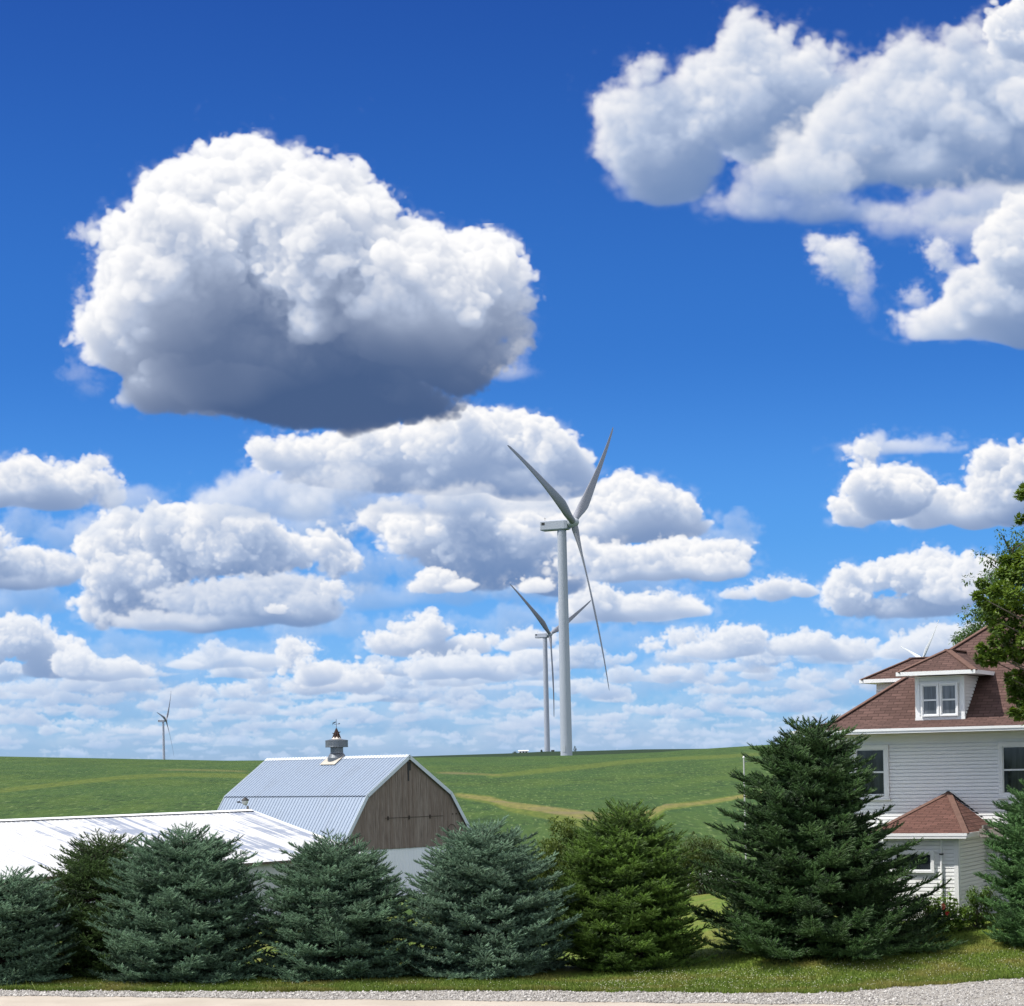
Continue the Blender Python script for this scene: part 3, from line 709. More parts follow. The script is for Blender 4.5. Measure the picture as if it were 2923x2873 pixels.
def build_grass():
    """blades over the visible lawn, denser and taller along the gravel edge"""
    rng = np.random.default_rng(8)
    n = 210000
    x = rng.uniform(-14.5, 14.5, n); hi = np.interp(x, np.linspace(-15, 15, 600), [gravel_hi(q) for q in np.linspace(-15, 15, 600)])
    f = rng.beta(0.9, 2.2, n) * np.where(x > 2, 9.5, 4.0)
    y = hi - 0.04 + f
    edge = np.exp(-f / 0.35)
    tall = np.sin(x * 3.1) * np.sin(x * 1.27 + 2) * 0.5 + 0.5
    h = rng.uniform(0.03, 0.075, n) * (1 + edge * (0.5 + 1.3 * tall ** 2))
    k = (rng.uniform(0, 1, n) < 0.012 * (0.3 + edge)); h = np.where(k, h * 2.3, h)
    w = rng.uniform(0.006, 0.012, n)
    a = rng.uniform(0, 6.28, n); lean = rng.normal(0, 0.35, (n, 2)) * h[:, None]
    z = ground_z(x, y)
    c = np.stack([x, y, z], -1)
    s = np.stack([np.cos(a), np.sin(a), 0 * a], -1) * w[:, None]
    tip = c + np.stack([lean[:, 0], lean[:, 1], h], -1)
    V = np.stack([c - s, c + s, tip], 1).reshape(-1, 3); F = np.arange(n * 3).reshape(n, 3)
    t = NT('grass blade'); g = t.attr('tone')
    dry = t.noise(t.coord('Object'), 0.45, 4, 0.6)
    col = t.ramp(g, (0.0, (0.050, 0.092, 0.010)), (0.6, (0.115, 0.175, 0.020)), (1.0, (0.19, 0.225, 0.045)))
    col = t.mix(t.math('MULTIPLY', t.rng(dry, 0.47, 0.64), 0.7), col, (0.22, 0.185, 0.05))
    tone = np.clip(rng.normal(0.5, 0.24, n), 0, 1)
    tag(np_mesh('lawn_grass', V, F, t.set(col, 0.6, 0.25), attr={'tone': np.repeat(tone, 3)}), kind='stuff')
    # clover heads in the lawn
    n = 1500
    x = np.concatenate([rng.uniform(2, 14, 1100), rng.uniform(-14, 8, 400)]); hi = np.array([gravel_hi(q) for q in x]); y = hi + rng.uniform(0.3, 4.5, n) * np.where(x > 3, 1, 0.5)
    z = ground_z(x, y) + rng.uniform(0.05, 0.09, n); r = rng.uniform(0.007, 0.012, n)
    o8 = np.array([(1, 0, 0), (0, 1, 0), (-1, 0, 0), (0, -1, 0), (0, 0, 1), (0, 0, -1)])
    F8 = np.array([(0, 1, 4), (1, 2, 4), (2, 3, 4), (3, 0, 4), (1, 0, 5), (2, 1, 5), (3, 2, 5), (0, 3, 5)])
    V = (np.stack([x, y, z], -1)[:, None] + o8[None] * r[:, None, None]).reshape(-1, 3)
    F = (F8[None] + (np.arange(n) * 6)[:, None, None]).reshape(-1, 3)
    tag(np_mesh('clover_blossom', V, F, paint('clover white', (0.55, 0.54, 0.40), 0.8)), kind='stuff')
build_grass()
# ---------------------------------------------------------------- building materials
def ribbed(name, col, stain, rough, metal=0.0, spec=0.5, amt=0.4, sc=(6, 0.35)):
    t = NT(name); uv = t.coord('Object', (sc[1], sc[0], sc[1])); co = t.coord('Object')
    a = t.noise(uv, 1.0, 5, 0.65); b = t.noise(co, 0.35, 4, 0.6); c2 = t.noise(co, 9, 3)
    k = t.math('ADD', t.math('MULTIPLY', a, 0.55), t.math('MULTIPLY', b, 0.45))
    c = t.mix(t.math('MULTIPLY', t.rng(k, 0.50, 0.66), amt), col, stain)
    c = t.mix(t.math('MULTIPLY', c2, 0.08), c, tuple(q * 0.6 for q in col))
    return t.set(c, rough, spec, metal)
M_white = paint('white painted siding', (0.83, 0.84, 0.835), 0.45, 0.03)
M_trim = paint('white trim paint', (0.80, 0.81, 0.81), 0.4, 0.03)
M_frame = paint('window frame white', (0.74, 0.76, 0.77), 0.4, 0.03)
M_dark = paint('dark weathered iron', (0.02, 0.02, 0.022), 0.6, 0.3)
M_galv = paint('galvanised sheet', (0.15, 0.165, 0.185), 0.42, 0.25, 2.5, metal=0.55)
M_rust = paint('rusted iron lattice', (0.045, 0.022, 0.016), 0.8, 0.5, 6)
M_steel_white = paint('white wall steel', (0.70, 0.72, 0.76), 0.4, 0.04)

def shingle_mat(name, base):
    t = NT(name); uv = t.coord('UV')
    br = t.n('ShaderNodeTexBrick'); t.l(uv, br.inputs['Vector'])
    br.offset = 0.5; br.inputs['Scale'].default_value = 1.0
    br.inputs['Brick Width'].default_value = 0.34; br.inputs['Row Height'].default_value = 0.145
    br.inputs['Mortar Size'].default_value = 0.012; br.inputs['Mortar Smooth'].default_value = 0.4; br.inputs['Bias'].default_value = -0.1
    d = tuple(c * 0.70 for c in base); l = tuple(c * 1.22 for c in base)
    br.inputs['Color1'].default_value = d + (1,); br.inputs['Color2'].default_value = l + (1,); br.inputs['Mortar'].default_value = tuple(c * 0.32 for c in base) + (1,)
    n = t.noise(uv, 60, 3, 0.7); b = t.noise(uv, 0.9, 4)
    c = t.mix(t.math('MULTIPLY', t.rng(n, 0.4, 0.7), 0.35), br.outputs[0], tuple(c * 1.5 for c in base))
    c = t.mix(t.math('MULTIPLY', t.rng(b, 0.4, 0.65), 0.3), c, tuple(q * 0.75 for q in base))
    # each course laps over the next
    sx = t.n('ShaderNodeSeparateXYZ'); t.l(uv, sx.inputs[0])
    saw = t.math('FRACT', t.math('DIVIDE', sx.outputs[1], 0.145))
    h = t.math('ADD', t.math('MULTIPLY', saw, -0.8), t.math('MULTIPLY', br.outputs['Fac'], -0.5))
    t.bump(h, 0.8, 0.02)
    return t.set(c, 0.9, 0.15)
M_shingle = shingle_mat('red brown shingles', (0.100, 0.060, 0.052))
M_shingle2 = shingle_mat('redder porch shingles', (0.125, 0.064, 0.052))
M_ridge = paint('ridge shingles', (0.135, 0.080, 0.064), 0.9, 0.2, 5, spec=0.15)

def glass_mat(name, col=(0.012, 0.016, 0.02)):
    t = NT(name); f = t.noise(t.coord('Object', (6, 6, 0.5)), 1.4, 3)
    return t.set(t.mix(t.rng(f, 0.4, 0.7), col, tuple(c * 2.4 + 0.012 for c in col)), 0.06, 0.6)
M_glass = glass_mat('dark window glass')
M_screen = glass_mat('window behind insect screen', (0.06, 0.066, 0.075))

def siding(mb, p0, p1, z0, z1, n, course=0.108, lap=0.042, top=None):
    """clapboards from p0 to p1 (2-D points), outward normal n"""
    k = int(math.ceil((z1 - z0) / course)); n = Vector((n[0], n[1], 0)).normalized()
    a, b = Vector((p0[0], p0[1], 0)), Vector((p1[0], p1[1], 0))
    for i in range(k):
        za, zb = z0 + i * course, min(z1, z0 + (i + 1) * course)
        A, B = a, b
        if top is not None:
            A, B = top(za, zb, a, b)
            if (B - A).length < 0.02: continue
        # a flat face, then a recess under the butt edge of the next board
        o = n * lap; zc = min(zb, za + course * 0.80); u = lambda P, z, k: P + o * k + Vector((0, 0, z))
        mb.quad(u(A, za, 1), u(B, za, 1), u(B, zc, 0.8), u(A, zc, 0.8))
        mb.quad(u(A, zc, 0.8), u(B, zc, 0.8), u(B, zc + 0.002, 0), u(A, zc + 0.002, 0))
        mb.quad(u(A, zc + 0.002, 0), u(B, zc + 0.002, 0), u(B, zb, 0), u(A, zb, 0))
        mb.quad(u(A, za, 0), u(B, za, 0), u(B, za, 1), u(A, za, 1))

def window(parent, cx, cz, w, h, off, glass, trim=0.11, split=True, y=0.0, sill=True):
    """double-hung window in the plane y = const, facing -y of its parent; outer size w x h"""
    f = MB(); x0, x1, z0, z1 = cx - w / 2, cx + w / 2, cz - h / 2, cz + h / 2
    d0, d1 = y - 0.10, y + 0.02
    f.box(x0, x0 + trim, d0, d1, z0, z1); f.box(x1 - trim, x1, d0, d1, z0, z1)
    f.box(x0 + trim, x1 - trim, d0, d1, z1 - trim, z1); f.box(x0 + trim, x1 - trim, d0, d1, z0, z0 + trim * 0.8)
    o = f.build('window', M_trim, parent)
    s = MB(); i0, i1, j0, j1 = x0 + trim, x1 - trim, z0 + trim * 0.8, z1 - trim; q = 0.032
    e0, e1 = y - 0.075, y + 0.015
    s.box(i0, i0 + q, e0, e1, j0, j1); s.box(i1 - q, i1, e0, e1, j0, j1)
    s.box(i0 + q, i1 - q, e0, e1, j1 - q, j1); s.box(i0 + q, i1 - q, e0, e1, j0, j0 + q)
    zm = (j0 + j1) / 2
    if split: s.box(i0 + q, i1 - q, e0 - 0.008, e1, zm - 0.025, zm + 0.025)
    s.build('sash', M_frame, o)
    g = MB(); g.box(i0 + q * 0.5, i1 - q * 0.5, y - 0.055, y + 0.004, j0 + q * 0.5, j1 - q * 0.5); g.build('pane', glass, o)
    if sill:
        b = MB(); b.box(x0 - 0.04, x1 + 0.04, y - 0.12, y + 0.01, z0 - 0.05, z0 - 0.003); b.build('sill', M_trim, o)
    return o

# ---------------------------------------------------------------- farmhouse
def build_house():
    A = R(27)
    gz = 0.55
    H = empty('farmhouse', (9.81, 64.09, 0), -A, 'white clapboard farmhouse with red-brown hip roof and dormers', 'house')
    Wd, Dp, OV = 9.0, 10.8, 0.9
    ze, zw = 6.28, 6.16
    # walls
    mb = MB()
    siding(mb, (0, 0), (Wd, 0), gz, zw, (0, -1)); siding(mb, (Wd, 0), (Wd, Dp), gz, zw, (1, 0))
    siding(mb, (Wd, Dp), (0, Dp), gz, zw, (0, 1)); siding(mb, (0, Dp), (0, 0), gz, zw, (-1, 0))
    mb.build('wall', M_white, H)
    for (x, y) in ((0, 0), (Wd, 0), (Wd, Dp), (0, Dp)):
        mb = MB()
        sx, sy = (1 if x else -1), (1 if y else -1)
        mb.box(min(x, x + sx * 0.048), max(x, x + sx * 0.048), min(y + sy * 0.052, y - sy * 0.11), max(y + sy * 0.052, y - sy * 0.11), gz, zw - 0.02)
        mb.box(min(x, x - sx * 0.11), max(x, x - sx * 0.11), min(y + sy * 0.001, y + sy * 0.05), max(y + sy * 0.001, y + sy * 0.05), gz + 0.003, zw - 0.024)
        mb.build('corner_board', M_trim, H)
    mb = MB(); mb.box(0.02, Wd - 0.02, 0.02, Dp - 0.02, gz - 0.9, gz); mb.build('foundation', paint('foundation block', (0.30, 0.29, 0.28), 0.9), H)
    # roof with flared eaves
    m = 0.762; zf = 6.55; hw = Wd / 2; zr = zf + m * hw
    th = 0.06
    e = [(-OV, -OV, ze), (Wd + OV, -OV, ze), (Wd + OV, Dp + OV, ze), (-OV, Dp + OV, ze)]
    f = [(0, 0, zf), (Wd, 0, zf), (Wd, Dp, zf), (0, Dp, zf)]
    r0, r1 = (hw, hw, zr), (hw, Dp - hw, zr)
    mb = MB()
    def curve(a, b, k=6):
        # bell-cast: quadratic ease between eave slope and roof slope, in plan offset
        out = []
        for i in range(k + 1):
            t = i / k
            out.append(t)
        return out
    for i in range(4):
        j = (i + 1) % 4
        mb.quad(e[i], e[j], f[j], f[i])
    mb.quad(f[0], f[1], r0); mb.quad(f[2], f[3], r1); mb.quad(f[1], f[2], r1, r0); mb.quad(f[3], f[0], r0, r1)
    roof = mb.build('roof', M_shingle, H, uv=True)
    mb = MB()
    for a, b in ((e[0], f[0]), (f[0], r0), (e[1], f[1]), (f[1], r0), (e[2], f[2]), (f[2], r1), (e[3], f[3]), (f[3], r1), (r0, r1)):
        a, b = Vector(a), Vector(b); u = Vector((0, 0, 0.005)); mb.bar(a + u, b + u, 0.22, 0.03)
    mb.build('ridge_cap', M_ridge, roof)
    # gutter / fascia and soffit
    mb = MB()
    for (x0, x1, y0, y1) in ((-OV - 0.12, Wd + OV + 0.12, -OV - 0.12, -OV - 0.002), (-OV - 0.12, Wd + OV + 0.12, Dp + OV + 0.002, Dp + OV + 0.12),
                             (-OV - 0.12, -OV - 0.002, -OV - 0.002, Dp + OV + 0.002), (Wd + OV + 0.002, Wd + OV + 0.12, -OV - 0.002, Dp + OV + 0.002)):
        mb.box(x0, x1, y0, y1, ze - 0.055, ze + 0.02)
        cx, cy = (x0 + x1) / 2, (y0 + y1) / 2
        # ogee underside: a narrower step below
        dx = 0.022
        mb.box(x0 + dx, x1 - dx, y0 + dx, y1 - dx if y1 - y0 > 1 else y1 - 0.001, ze - 0.125, ze - 0.055)
    mb.build('gutter', M_trim, roof)
    mb = MB()
    mb.quad((-OV, -OV, ze - 0.10), (-OV, 0, zw), (Wd + OV, 0, zw), (Wd + OV, -OV, ze - 0.10))
    mb.quad((-OV, Dp + OV, ze - 0.10), (Wd + OV, Dp + OV, ze - 0.10), (Wd + OV, Dp, zw), (-OV, Dp, zw))
    mb.quad((-OV, 0, zw), (-OV, -OV, ze - 0.10), (-OV, Dp + OV, ze - 0.10), (-OV, Dp, zw)); 
    mb.box(-OV, 0, 0, Dp, zw - 0.004, zw); mb.box(Wd, Wd + OV, 0, Dp, zw - 0.004, zw)
    mb.build('soffit', M_trim, H)
    mb = MB(); mb.box(0.1, Wd - 0.1, -0.06, -0.004, zw - 0.24, zw - 0.01); mb.build('frieze_board', M_trim, H)
    # upper windows
    window(H, 1.17, 5.02, 1.14, 1.62, 0, M_glass, trim=0.13)
    window(H, 5.62, 5.02, 1.14, 1.62, 0, M_glass, trim=0.13)
    window(H, 7.9, 5.02, 1.14, 1.62, 0, M_glass, trim=0.13)
    window(H, 7.0, 2.2, 1.14, 1.7, 0, M_glass, trim=0.13)
    window(H, 1.1, 2.2, 1.14, 1.7, 0, M_glass, trim=0.13)
    # dormers
    def dormer(x0, x1, T, wins):
        """built facing -y at y = 0, T maps into the house frame"""
        D = empty('dormer'); D.parent = H; D.matrix_local = T
        zb, zt = 6.50, 7.84
        mb = MB()
        siding(mb, (x0, 0), (x1, 0), zb, zt, (0, -1), 0.1, 0.03)
        yb = lambda z: (z - zf) / m                        # where the roof cuts the cheek
        for sgn, x in ((-1, x0), (1, x1)):
            def top(za, zb_, a, b, x=x): return Vector((x, 0, 0)), Vector((x, max(0.0, yb((za + zb_) / 2)), 0))
            siding(mb, (x, 0), (x, 2), zb, zt, (sgn, 0), 0.1, 0.03, top)
        mb.build('wall', M_white, D)
        for x, sg in ((x0, -1), (x1, 1)):
            mb = MB(); mb.box(min(x + sg * 0.03, x - sg * 0.10), max(x + sg * 0.03, x - sg * 0.10), -0.045, -0.002, zb + 0.101, zt); mb.build('corner_board', M_trim, D)
        mb = MB(); mb.box(x0 - 0.04, x1 + 0.04, -0.05, -0.003, zb - 0.02, zb + 0.10); mb.build('base_board', M_trim, D)
        ov = 0.45; z_e = 7.96; c = (x0 + x1) / 2; hw_ = (x1 - x0) / 2 + ov
        ys, za = 0.95, 8.66
        yend = (za - zf) / m; ye = (z_e - zf) / m
        P = dict(a=(x0 - ov, -ov, z_e), b=(x1 + ov, -ov, z_e), p=(c, ys, za), q=(c, yend, za), d=(x1 + ov, ye, z_e), g=(x0 - ov, ye, z_e))
        mb = MB(); mb.quad(P['a'], P['b'], P['p']); mb.quad(P['b'], P['d'], P['q'], P['p']); mb.quad(P['g'], P['a'], P['p'], P['q'])
        rf = mb.build('roof', M_shingle, D, uv=True)
        mb = MB(); u = Vector((0, 0, 0.005))
        for k in (('a', 'p'), ('b', 'p'), ('p', 'q')): mb.bar(Vector(P[k[0]]) + u, Vector(P[k[1]]) + u, 0.2, 0.03)
        mb.build('ridge_cap', M_ridge, rf)
        mb = MB()
        mb.box(x0 - ov - 0.03, x1 + ov + 0.03, -ov - 0.03, -ov - 0.002, z_e - 0.10, z_e + 0.015)
        mb.box(x0 - ov - 0.03, x0 - ov - 0.002, -ov - 0.002, ye, z_e - 0.10, z_e + 0.015); mb.box(x1 + ov + 0.002, x1 + ov + 0.03, -ov - 0.002, ye, z_e - 0.10, z_e + 0.015)
        mb.build('fascia', M_trim, rf)
        mb = MB(); mb.quad((x0 - ov, -ov, z_e - 0.09), (x0 - ov, ye, z_e - 0.09), (x1 + ov, ye, z_e - 0.09), (x1 + ov, -ov, z_e - 0.09)); mb.build('soffit', M_trim, D)
        for (wx, ww) in wins:
            window(D, wx, 7.13, ww, 0.98, 0, M_screen, trim=0.05, y=-0.012, sill=False)
        return D
    dormer(2.62, 4.05, Matrix.Identity(4), ((3.05, 0.55), (3.62, 0.55)))
    # the dormer on the left slope looks along -x
    T = Matrix.Translation((0, 5.4, 0)) @ Matrix.Rotation(-math.pi / 2, 4, 'Z')
    dormer(-0.72, 0.72, T, ((-0.29, 0.55), (0.29, 0.55)))
    # wing with a pyramid roof
    zwg = 3.27; s0, s1, p = 2.12, 4.92, 3.35
    g2 = gz - 0.1; i = 0.34
    W = empty('porch_wing'); W.parent = H
    mb = MB()
    siding(mb, (s0 + i, -p + i), (s1 - i, -p + i), g2, zwg - 0.08, (0, -1)); siding(mb, (s1 - i, -p + i), (s1 - i, -0.015), g2, zwg - 0.08, (1, 0)); siding(mb, (s0 + i, -0.015), (s0 + i, -p + i), g2, zwg - 0.08, (-1, 0))
    mb.build('wall', M_white, W)
    mb = MB()
    mb.box(s1 - i - 0.10, s1 - i + 0.025, -p + i - 0.052, -p + i - 0.002, g2, zwg - 0.1); mb.box(s1 - i + 0.001, s1 - i + 0.05, -p + i - 0.004, -p + i + 0.10, g2 + 0.003, zwg - 0.103)
    mb.build('corner_board', M_trim, W)
    mb = MB(); mb.box(s0 + i - 0.025, s0 + i + 0.10, -p + i - 0.052, -p + i - 0.002, g2, zwg - 0.1)
    mb.build('corner_board', M_trim, W)
    ap = (3.54, -0.02, 4.36)
    a, b, c, d = (s0, -p, zwg), (s1, -p, zwg), (s1, -0.02, zwg), (s0, -0.02, zwg)
    mb = MB(); mb.quad(a, b, ap); mb.quad(b, c, ap); mb.quad(d, a, ap); rf = mb.build('roof', M_shingle2, W, uv=True)
    mb = MB()
    for q in (a, b): mb.bar(Vector(q) + Vector((0, 0, 0.005)), Vector(ap) + Vector((0, 0, 0.005)), 0.17, 0.025)
    mb.build('ridge_cap', M_ridge, rf)
    mb = MB(); mb.bar(Vector(c) + Vector((0.03, 0, 0.03)), Vector(ap) + Vector((0.0, -0.01, 0.04)), 0.03, 0.05); mb.bar(Vector(d) + Vector((-0.03, 0, 0.03)), Vector(ap) + Vector((0, -0.01, 0.04)), 0.03, 0.05)
    mb.build('flashing', M_dark, rf)
    mb = MB()
    mb.box(s0 - 0.03, s1 + 0.03, -p - 0.03, -p - 0.002, zwg - 0.07, zwg + 0.012); mb.box(s0 - 0.01, s1 + 0.01, -p - 0.02, -p - 0.002, zwg - 0.14, zwg - 0.075)
    mb.box(s1 + 0.002, s1 + 0.03, -p - 0.002, -0.02, zwg - 0.12, zwg + 0.012); mb.box(s0 - 0.03, s0 - 0.002, -p - 0.002, -0.02, zwg - 0.12, zwg + 0.012)
    mb.build('fascia', M_trim, rf)
    mb = MB(); mb.box(s0, s1, -p, -0.02, zwg - 0.10, zwg - 0.09); mb.build('soffit', M_trim, W)
    window(W, 3.32, 2.46, 1.2, 0.62, 0, M_glass, trim=0.075, split=False, y=-p + i - 0.012, sill=False)
    mb = MB(); mb.tube([(4.13, -p + i - 0.075, zwg - 0.16), (4.13, -p + i - 0.075, g2 + 0.1)], 0.036, 8); ds = mb.build('downspout', M_trim, W)
    mb = MB(); mb.box(4.08, 4.18, -p + i - 0.12, -p + i - 0.005, 2.66, 2.70); mb.build('bracket', M_dark, ds)
    # weathered arbour beside the wing
    Bm = M_grey_board
    P = empty('wooden_arbor', (9.81, 64.09, 0), -A, 'weathered grey board arbor beside the red porch roof', 'arbor')
    x0, x1, ya, yb2 = 5.0, 8.4, -2.2, -0.35
    mb = MB(); mb.box(x0, x1, ya, ya + 0.05, 3.12, 3.36); mb.build('front_beam', Bm, P)
    mb = MB(); mb.box(x0, x1, yb2, yb2 + 0.05, 3.12, 3.36); mb.build('rear_beam', Bm, P)
    for x in (6.9, 8.3):
        for y in (ya + 0.06, yb2 - 0.12):
            mb = MB(); mb.box(x, x + 0.11, y, y + 0.11, gz - 0.6, 3.34); mb.build('post', Bm, P)
    for k in range(7):
        x = x0 + 0.15 + k * 0.5; mb = MB(); mb.box(x, x + 0.045, ya - 0.3, yb2 + 0.2, 3.363, 3.47); mb.build('rafter', Bm, P)

def grey_board():
    t = NT('weathered grey boards'); co = t.coord('Object')
    gr = t.noise(t.coord('Object', (1, 1, 8)), 2.5, 4, 0.7); k = t.noise(co, 30, 3)
    return t.set(t.mix(t.rng(t.math('ADD', t.math('MULTIPLY', gr, 0.6), t.math('MULTIPLY', k, 0.4)), 0.35, 0.65), (0.16, 0.14, 0.125), (0.36, 0.33, 0.30)), 0.9, 0.15)
M_grey_board = grey_board()
build_house()


# ---------------------------------------------------------------- barns
def rib_sheet(mb, a, b, c, d, pitch, h=0.02, w=0.05):
    """ribbed metal sheet: edge a-b along the eave, c above b, d above a; ribs run a->d"""
    a, b, c, d = map(Vector, (a, b, c, d))
    L = (b - a).length; n = (b - a).cross(d - a).normalized()
    k = max(1, int(round(L / pitch)))
    for i in range(k):
        ts = [(i + q) / k for q in (0, 1 - 2.2 * w / pitch, 1 - 1.6 * w / pitch, 1 - 0.6 * w / pitch, 1)]
        hs = [0, 0, h, h, 0]
        for j in range(4):
            p0 = a + (b - a) * ts[j] + n * hs[j]; p1 = a + (b - a) * ts[j + 1] + n * hs[j + 1]
            q0 = d + (c - d) * ts[j] + n * hs[j]; q1 = d + (c - d) * ts[j + 1] + n * hs[j + 1]
            mb.quad(p0, p1, q1, q0)

def build_barn():
    B = R(45)
    O = (-6.44, 130.0, 0)
    G = empty('gambrel_barn', O, B, 'gambrel barn with grey ribbed metal roof and weathered board gable', 'barn')
    # local x along the gable to the right, y away
    L = 13.9; zg = -2.6
    prof = [(-5.78, 0.40), (-3.53, 3.74), (0, 6.10), (3.53, 3.74), (5.78, 0.40)]
    M_roof = ribbed('grey galvalume roof', (0.245, 0.30, 0.385), (0.20, 0.235, 0.29), 0.45, 0.15, 0.5, 0.5, (3, 0.15))
    y0, y1 = -0.16, L
    for i, nm in ((0, 'lower_roof'), (1, 'upper_roof'), (2, 'upper_roof'), (3, 'lower_roof')):
        (xa, za), (xb, zb) = prof[i], prof[i + 1]
        mb = MB()
        if i < 2:
            lift = 0.05 if i == 1 else 0.0
            ext = 0.12 if i == 1 else 0
            d = Vector((xb - xa, zb - za)).normalized()
            pa = (xa - d.x * ext, za - d.y * ext + lift)
            rib_sheet(mb, (pa[0], y1, pa[1]), (pa[0], y0, pa[1]), (xb, y0, zb + lift), (xb, y1, zb + lift), 0.30, 0.045, 0.06)
        else:
            lift = 0.05 if i == 2 else 0.0
            rib_sheet(mb, (xb, y0, zb + lift), (xb, y1, zb + lift), (xa, y1, za + lift), (xa, y0, za + lift), 0.30, 0.045, 0.06)
        mb.build(nm, M_roof, G, uv=True)
    mb = MB()
    for s in (-1, 1):
        mb.quad((0, y0 - 0.02, 6.19), (s * 0.24, y0 - 0.02, 6.19 - 0.16), (s * 0.24, y1 + 0.02, 6.19 - 0.16), (0, y1 + 0.02, 6.19))
    mb.build('ridge_cap', paint('bright ridge metal', (0.72, 0.75, 0.78), 0.35, 0.05, metal=0.2), G)
    # rake trim on the gable
    M_rake = paint('rake trim metal', (0.50, 0.55, 0.60), 0.4, 0.06)
    for i in range(4):
        (xa, za), (xb, zb) = prof[i], prof[i + 1]
        a, b = Vector((xa, 0, za)), Vector((xb, 0, zb)); d = (b - a).normalized(); n = Vector((-d.z, 0, d.x))
        for yy in (y0 - 0.03, y1 + 0.005):
            mb = MB()
            q = [a + n * 0.06, b + n * 0.06, b - n * 0.16, a - n * 0.16]
            f = [Vector((p.x, yy, p.z)) for p in q]; k = [Vector((p.x, yy + 0.028, p.z)) for p in q]
            mb.quad(*f[::-1]); mb.quad(*k)
            for j in range(4): mb.quad(f[j], f[(j + 1) % 4], k[(j + 1) % 4], k[j])
            mb.build('rake_trim', M_rake, G)
    # board gable, plank by plank
    rng = random.Random(4)
    def topz(x):
        x = abs(x)
        return 6.02 - x * (6.02 - 3.66) / 3.53 if x < 3.53 else 3.66 - (x - 3.53) * (3.34 / 2.25)
    t = NT('weathered barn boards')
    co = t.coord('Object'); sx = t.n('ShaderNodeSeparateXYZ'); t.l(co, sx.inputs[0])
    idn = t.math('FLOOR', t.math('DIVIDE', t.math('ADD', sx.outputs[0], 20.0), 0.172))
    wn = t.n('ShaderNodeTexWhiteNoise'); wn.noise_dimensions = '1D'; t.l(idn, wn.inputs['W'])
    cb = t.n('ShaderNodeCombineXYZ'); t.l(t.math('MULTIPLY', sx.outputs[0], 14.0), cb.inputs[0]); t.l(t.math('ADD', t.math('MULTIPLY', sx.outputs[2], 0.8), t.math('MULTIPLY', wn.outputs[0], 40.0)), cb.inputs[2])
    gr = t.noise(cb.outputs[0], 1.2, 5, 0.65); st = t.noise(t.coord('Object', (2.2, 1, 0.22)), 1.0, 4, 0.6)
    c = t.mix(t.rng(gr, 0.3, 0.7), (0.105, 0.083, 0.071), (0.285, 0.235, 0.205))
    c = t.mix(t.math('MULTIPLY', wn.outputs[0], 0.45), c, (0.14, 0.10, 0.08))
    c = t.mix(t.math('MULTIPLY', t.rng(st, 0.52, 0.7), 0.55), c, (0.29, 0.245, 0.215))
    M_board = t.set(c, 0.9, 0.12)
    mb = MB(); x = -5.52
    while x < 5.5:
        w = 0.172; xa, xb = x + 0.004, x + w - 0.004
        dy = rng.uniform(0, 0.012); zb = 0.42 + rng.uniform(-0.015, 0.015)
        za, zc = topz(xa), topz(xb)
        if min(za, zc) > zb + 0.05:
            P = [(xa, zb), (xb, zb), (xb, zc), (xa, za)]
            if xa < 0 < xb: P = [(xa, zb), (xb, zb), (xb, zc), (0, 6.02), (xa, za)]
            f = [Vector((p[0], -dy, p[1])) for p in P]; k = [Vector((p[0], 0.03, p[1])) for p in P]
            mb.quad(*f)
            for j in range(len(P)): mb.quad(f[(j + 1) % len(P)], f[j], k[j], k[(j + 1) % len(P)])
        x += w
    gb = mb.build('board_gable', M_board, G)
    # backing, so that no light comes through between the planks
    mb = MB()
    bp = [(-5.6, 0.45)] + [(px, topz(px) - 0.02) for px in (-5.55, -3.53, 0, 3.53, 5.55)] + [(5.6, 0.45)]
    mb.quad(*[(px, 0.05, pz) for px, pz in bp]); mb.build('gable_backing', M_dark, G)
    # hay-door hardware and scribed ring
    mb = MB()
    mb.box(-2.0, 2.9, -0.035, -0.016, 2.30, 2.325)
    for hx in (-1.75, 0.0, 1.75): mb.box(hx - 0.05, hx + 0.05, -0.05, -0.014, 2.18, 2.42)
    for hx in (3.7, 4.0, 4.3): mb.box(hx - 0.03, hx + 0.03, -0.045, -0.014, 2.36, 2.44)
    hd = mb.build('door_track', paint('rusty track iron', (0.035, 0.025, 0.02), 0.8, 0.3, 5), gb)
    mb = MB(); mb.box(-0.06, 0.06, -0.03, -0.0145, 4.55, 5.75); mb.box(0.01, 0.22, -0.028, -0.015, 5.2, 5.72); mb.build('hay_track_slot', M_dark, gb)
    mb = MB(); pts = [(3.6 + 0.36 * math.cos(a), -0.03, 1.35 + 0.40 * math.sin(a)) for a in np.linspace(0, 5.6, 24)]; mb.tube(pts, 0.014, 5); mb.build('wire_hoop', hd.data.materials[0], gb)
    # lower walls in white steel
    mb = MB()
    xw = 5.5
    rib_sheet(mb, (-xw, 0.06, zg), (xw, 0.06, zg), (xw, 0.06, 0.41), (-xw, 0.06, 0.41), 0.23, 0.014, 0.035)
    rib_sheet(mb, (-xw, L - 0.1, zg), (-xw, 0.06, zg), (-xw, 0.06, 0.8), (-xw, L - 0.1, 0.8), 0.23, 0.014, 0.035)
    rib_sheet(mb, (xw, 0.06, zg), (xw, L - 0.1, zg), (xw, L - 0.1, 0.8), (xw, 0.06, 0.8), 0.23, 0.014, 0.035)
    rib_sheet(mb, (xw, L - 0.1, zg), (-xw, L - 0.1, zg), (-xw, L - 0.1, 0.41), (xw, L - 0.1, 0.41), 0.23, 0.014, 0.035)
    wl = mb.build('lower_wall', M_steel_white, G, uv=True)
